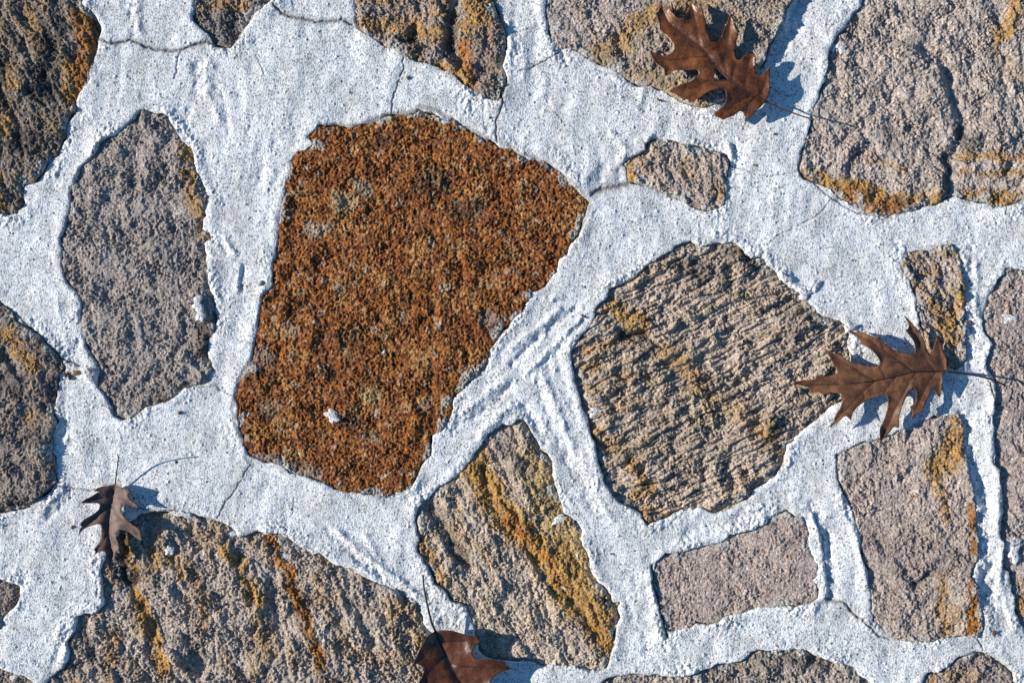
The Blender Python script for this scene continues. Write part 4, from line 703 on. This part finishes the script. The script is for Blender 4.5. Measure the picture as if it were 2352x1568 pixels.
leaf1 = path("X1: 145,5 150,40 180,55 205,40 215,75 245,115 280,128 310,110 335,60 350,5 375,30 410,60 430,55 440,100 455,150 455,200 470,240 490,280 515,290 545,275 565,240 580,200 600,150 615,110 622,85 645,130 655,180 675,215 672,260 655,320 655,380 670,410 700,410 720,380 760,375 795,380 797,420 793,470 800,510 825,520 860,500 890,465 897,500 893,560 895,620 885,660 870,700 850,720 820,750 790,780 760,810 725,822 715,780 690,768 672,778 640,800 600,815 575,827 545,812 510,798 525,770 560,740 585,710 597,670 590,630 560,612 510,620 460,640 420,670 380,690 335,710 330,690 290,680 250,660 200,635 235,600 290,580 330,570 375,545 405,505 385,482 340,485 280,485 235,490 175,525 165,480 130,450 95,420 70,372 120,382 170,385 215,365 235,335 225,300 180,250 140,215 130,190 128,150 105,95 125,80 135,40")
c1 = P('X1', 500, 430)
def z1(x, y, dm):
    r = np.hypot(x - c1[0], y - c1[1])
    return 17 + .03 * (x - c1[0]) + .07 * dm - .0012 * r * r + 2.5 * np.sin((x - y) / 13.0) * sstep(8, 40, dm)
oak_leaf('glossy dark reddish brown oak leaf lying across the ochre banded stone and mortar', leaf1, path("X1: 870,700 780,650 700,605 630,555 560,490 490,410 415,320 300,240 210,165 150,60"),
  [path("X1: " + t) for t in ("630,555 490,553 380,600 240,630", "600,520 585,420 610,250 622,100", "415,320 390,190 355,50", "470,390 370,395 230,415 90,385", "730,620 735,520 760,390", "780,650 700,690 620,750 560,800", "630,555 660,440", "830,675 860,580 888,490", "800,665 750,730 728,805", "300,240 250,180 180,150")],
  path("X1: 870,700 960,745 1040,775 1120,803 1202,828"), lambda t: 3 * t + 6 * t * t - 2, z1, (L_GLOSSY, V_BROWN), hole=path("X1: 520,470 545,492 575,520 606,553 560,556 508,543 516,515"), seed=11, r0=.9)

leaf2 = path("X2: 35,415 90,400 155,395 165,375 200,378 240,375 275,365 282,345 262,310 240,265 210,222 250,242 285,250 292,238 310,262 350,290 400,305 450,318 500,325 525,312 528,292 510,262 475,225 430,200 405,190 418,180 395,155 345,120 385,125 415,132 425,126 460,138 490,150 512,158 516,138 535,165 570,200 610,225 660,245 700,255 722,248 730,220 722,180 700,150 675,115 690,105 690,75 665,30 700,60 725,90 752,115 758,103 765,140 785,175 795,215 810,245 826,245 835,210 845,180 853,155 870,175 885,200 895,240 910,280 914,320 908,345 888,370 890,400 885,440 880,470 870,498 855,485 840,460 825,455 805,500 785,540 770,582 745,590 708,625 715,590 712,570 700,553 730,530 735,500 732,460 715,440 690,480 660,540 645,590 638,630 636,672 610,668 590,690 570,715 545,740 527,770 528,720 528,680 545,640 560,600 572,560 575,520 565,490 540,485 490,500 450,520 410,545 385,570 370,595 362,628 340,608 320,612 290,640 232,672 260,640 275,600 300,560 312,525 315,490 290,475 250,472 205,482 175,470 125,475 130,460 110,440 60,428")
c2 = P('X2', 560, 380)
def z2(x, y, dm):
    r = np.hypot(x - c2[0], y - c2[1])
    return 13 - .0010 * r * r + .05 * dm + 2.2 * np.sin((x + .5 * y) / 14.0) * sstep(6, 30, dm)
oak_leaf('matte mid brown oak leaf with long side lobes and dark stalk pointing right', leaf2, path("X2: 905,350 850,350 780,350 715,355 620,378 500,405 400,417 300,423 200,428 120,425 50,416"),
  [path("X2: " + t) for t in ("715,355 650,300 560,240 460,170 355,123", "835,345 790,280 745,170 675,45", "895,345 875,270 855,170", "500,405 400,350 310,290 218,230", "500,405 420,475 350,550 245,663", "730,360 680,440 620,560 532,750", "850,352 790,440 745,540 712,612", "888,358 865,430 870,485", "560,395 530,330", "650,300 600,300", "400,350 370,320", "620,378 560,460", "545,220 520,150", "745,170 755,115", "430,470 440,510")],
  path("X2: 905,350 1000,362 1100,378 1180,400 1245,432"), lambda t: 4 * math.sin(t * 2.6) - 4 * t, z2, (L_MATTE, V_DARK), seed=23, r0=1.15)

leaf3 = path("X3: 310,270 345,285 380,300 425,320 400,335 415,370 440,395 475,430 440,425 400,410 370,412 355,430 358,460 375,490 400,515 430,545 455,560 485,585 487,610 497,655 460,640 430,615 400,595 360,583 330,585 320,605 318,640 335,680 342,745 325,725 312,760 312,825 300,790 285,800 272,860 255,820 245,790 248,750 225,730 190,740 155,768 175,735 165,715 200,670 213,620 215,570 205,545 160,550 110,570 75,595 58,620 65,580 80,560 68,545 100,510 150,480 190,450 205,420 190,400 140,400 70,397 110,370 150,350 180,330 200,320 165,312 200,290 250,280")
c3 = P('X3', 280, 500)
def z3(x, y, dm):
    return 6.5 + .32 * np.minimum(dm, 24) + .05 * (x - c3[0]) - .03 * np.abs(y - c3[1])
oak_leaf('small grey brown oak leaf with thin upright stalk at the corner of the grooved stone', leaf3, path("X3: 310,272 300,340 290,400 275,470 268,540 270,620 280,680 285,750 273,845"),
  [path("X3: " + t) for t in ("303,315 350,355 400,390 468,428", "309,285 360,300 420,320", "295,390 240,440 160,510 72,590", "290,420 350,510 420,560 488,645", "299,345 200,370 80,396", "268,590 225,670 165,755", "270,620 310,665 338,735", "284,715 305,770 310,815", "306,290 250,285 180,310")],
  path("X3: 310,272 320,200 330,120 335,85 328,65"), lambda t: 29 * t ** 1.25, z3, (L_GREYB, V_DARK), seed=37, r0=.7)

leaf4 = path("X4: 270,500 310,493 360,493 410,500 460,515 510,528 560,535 590,540 600,560 625,568 605,590 575,615 555,640 550,670 565,700 590,715 640,712 700,718 760,725 800,735 805,755 835,775 860,782 820,795 770,810 730,835 700,865 685,896 690,950 760,1010 640,1000 560,1080 520,1180 470,1090 430,1060 330,1120 340,1020 240,1000 130,1060 160,980 140,900 165,850 180,790 165,765 130,750 100,760 75,800 80,770 105,730 125,690 140,650 170,600 200,550 240,515")
c4a, c4b = P('X4', 270, 500), P('X4', 430, 850)
def z4(x, y, dm):
    nx, ny = (c4b[1] - c4a[1]), -(c4b[0] - c4a[0]); L = math.hypot(nx, ny); sd_ = ((x - c4a[0]) * nx + (y - c4a[1]) * ny) / L   # signed offset from the midrib
    return 12 + np.where(sd_ < 0, .0, .20 * dm) + np.where(sd_ < 0, -.16 * dm, 0) * -1.0 * np.sign(1) - .10 * np.maximum(dm - 24, 0) + .8 * np.sin(x / 8.0)
oak_leaf('dark mahogany oak leaf with broad lobes, folded along its midrib, cut by the lower edge', leaf4, path("X4: 270,502 300,580 345,670 390,770 430,850 465,900 500,1000 515,1150"),
  [path("X4: " + t) for t in ("300,580 450,575 615,568", "385,745 550,775 700,775 850,782", "285,540 220,660 140,730 82,790", "345,680 230,820 150,1040", "430,850 400,980 345,1100", "465,900 600,930 740,1003")],
  path("X4: 270,502 240,430 215,330 195,240 180,150 176,75"), lambda t: 5 * math.sin(t * 3.0) - 2 * t, z4, (L_DARK, V_DARK), seed=51, r0=1.15)

# ------------------------------------------------------------------ small litter
M_PEB = plain_mat('pebble_grey', (0.30, 0.30, 0.29), .7); M_PEBD = plain_mat('pebble_dark', (0.07, 0.06, 0.05), .7); M_CHIP = plain_mat('dry_leaf_chip', (0.10, 0.04, 0.025), .6); M_HUSK = plain_mat('dry_husk', (0.30, 0.17, 0.08), .7, .7, 500); M_NEEDLE = plain_mat('dry_needle', (0.36, 0.17, 0.07), .5); M_TWIG = plain_mat('dry_twig', (0.33, 0.25, 0.17), .7)
def single(name, label, cat, t, rx, ry, h, mat, sd, group=None, gr=.3):
    o = lump(name, path(t)[0], rx, ry, h, random.Random(sd).random() * 3, sd, mat, None, gr, segs=12, rings=6); o['label'] = label; o['category'] = cat
    if group: o['group'] = group
G_ = 'loose grit and pebbles'
single('pebble', 'round grey pebble on mortar just left of the rusty orange stone', 'pebble', "11: 35,385", 3.2, 2.8, 3.2, M_PEB, 1, G_)
single('pebble', 'dark pebble on mortar below the tall dark grey stone', 'pebble', "10: 1240,1275", 2.0, 1.9, 2.0, M_PEBD, 2, G_)
single('pebble', 'small dark pebble on mortar beside the shadow of the thin leaf stalk', 'pebble', "20: 1212,47", 1.3, 1.7, 1.2, M_PEBD, 3, G_)
single('pebble', 'brown pebble on mortar left of the small grey brown leaf', 'pebble', "20: 497,492", 2.2, 1.8, 2.0, M_HUSK, 4, G_)
single('pebble', 'dark violet pebble on mortar below the craggy ochre stone', 'pebble', "01: 1048,537", 2.0, 1.6, 1.6, M_PEBD, 5, G_)
single('pebble', 'grey pebble casting a shadow between the craggy stone and the rusty stone', 'pebble', "01: 1608,812", 1.6, 1.2, 2.0, M_PEB, 6, G_)
single('pebble', 'brown grit on mortar left of the big crevice stone, under the glossy leaf stalk', 'pebble', "03: 42,925", 1.6, 1.6, 1.8, M_HUSK, 7, G_)
single('pebble', 'white grit grain lying on the matte brown leaf', 'pebble', "X2: 645,316", 1.0, 1.0, 1.0, M_MORTAR, 8, G_)
def chip(label, t, size, mat, sd, z=.8, group='crumbs of dry leaf'):
    """bent flake of dry leaf: a small curled sheet with thickness"""
    x0, y0 = path(t)[0]; R = random.Random(sd); n = 9
    ring = [(size * R.uniform(.7, 1.15) * math.cos(2 * math.pi * i / n), size * R.uniform(.45, .75) * math.sin(2 * math.pi * i / n)) for i in range(n)]
    vs = [(0, 0, .9)] + [(x, y, 1.4 * (x / size) ** 2 + .6 * R.random()) for x, y in ring]
    vs = [(x * MM, y * MM, (z_ + z) * MM) for x, y, z_ in vs]; m = len(vs); vs += [(x, y, z_ - .00035) for x, y, z_ in vs]
    fs = []
    for i in range(n):
        a, b = 1 + i, 1 + (i + 1) % n; fs += [(0, a, b), (m, m + b, m + a), (a, a + m, b + m, b)]
    me = bpy.data.meshes.new('leaf_fragment'); me.from_pydata(vs, [], fs); me.update()
    o = link('leaf_fragment', me, mat); o.location = (x0 * MM, y0 * MM, ground_z(x0, y0) * MM); o.rotation_euler[2] = R.random() * 3
    o['label'] = label; o['category'] = 'leaf fragment'; o['group'] = group
chip('dark brown leaf crumb on mortar below the orange edged stone', "23: 1550,1217", 3.4, M_CHIP, 3, 1.6)
chip('tiny brown leaf crumb on mortar right of the narrow yellowish stone', "13: 1392,648", 2.2, M_CHIP, 4)
chip('tiny brown leaf crumb on mortar below the ochre banded stone', "02: 1020,692", 2.2, M_CHIP, 5)
chip('tiny russet leaf crumb on mortar right of the small tan stone', "02: 1662,1140", 1.6, M_HUSK, 6)
chip('brown leaf crumb on mortar left of the small pinkish oblong stone', "22: 683,677", 1.7, M_CHIP, 7)
chip('brown leaf crumb in the mortar groove left of the rounded ridged stone', "12: 490,610", 2.6, M_CHIP, 8)
chip('tiny brown crumb on mortar between rusty stone and ridged stone', "12: 487,410", 1.8, M_HUSK, 9)
hx, hy = path("10: 500,1005")[0]
husk = bpy.data.objects.new('seed_husk', None); col.objects.link(husk); husk['label'] = 'dry tan and brown bud husk in the mortar between two dark stones at left'; husk['category'] = 'husk'
husk.location = (hx * MM, hy * MM, (ground_z(hx, hy)) * MM)
b_ = lump('bud', (hx + 4, hy + 1), 5.4, 2.0, 2.4, .08, 77, M_HUSK, None, .7, segs=14, rings=8); b_.parent = husk; b_.location = (4 * MM, 1 * MM, 0.6 * MM)
for dx, dy, rr in ((-6.5, -1.2, .5), (-3, -3.6, -1.1)):
    b_ = lump('scale', (hx, hy), 3.6, 1.3, 1.8, rr, 78 + int(dx), M_CHIP, None, .3, segs=10, rings=5); b_.parent = husk; b_.location = (dx * MM, dy * MM, .8 * MM)
def stick(name, label, cat, t, r, mat, up=.8):
    pl = smooth(path(t), 4, False)
    z0 = max(ground_z(*p) for p in pl) + up
    o = tube(name, [(x, y, z0) for x, y in pl], [r * (1 - .5 * i / len(pl)) for i in range(len(pl))], mat, None, 6)
    o['label'] = label; o['category'] = cat
stick('pine_needle', 'short orange brown pine needle on the pinkish stone at the far right', 'needle', "13: 1662,600 1655,550 1648,500", .75, M_NEEDLE)
stick('twig', 'pale bent grass stem in the crevice of the largest stone', 'twig', "03: 1265,1103 1310,1112 1350,1128", .5, M_TWIG)
stick('twig', 'thin pale stem lying across the grooved stone with ochre streaks', 'twig', "20: 1190,1140 1260,1115 1345,1080", .4, M_TWIG)
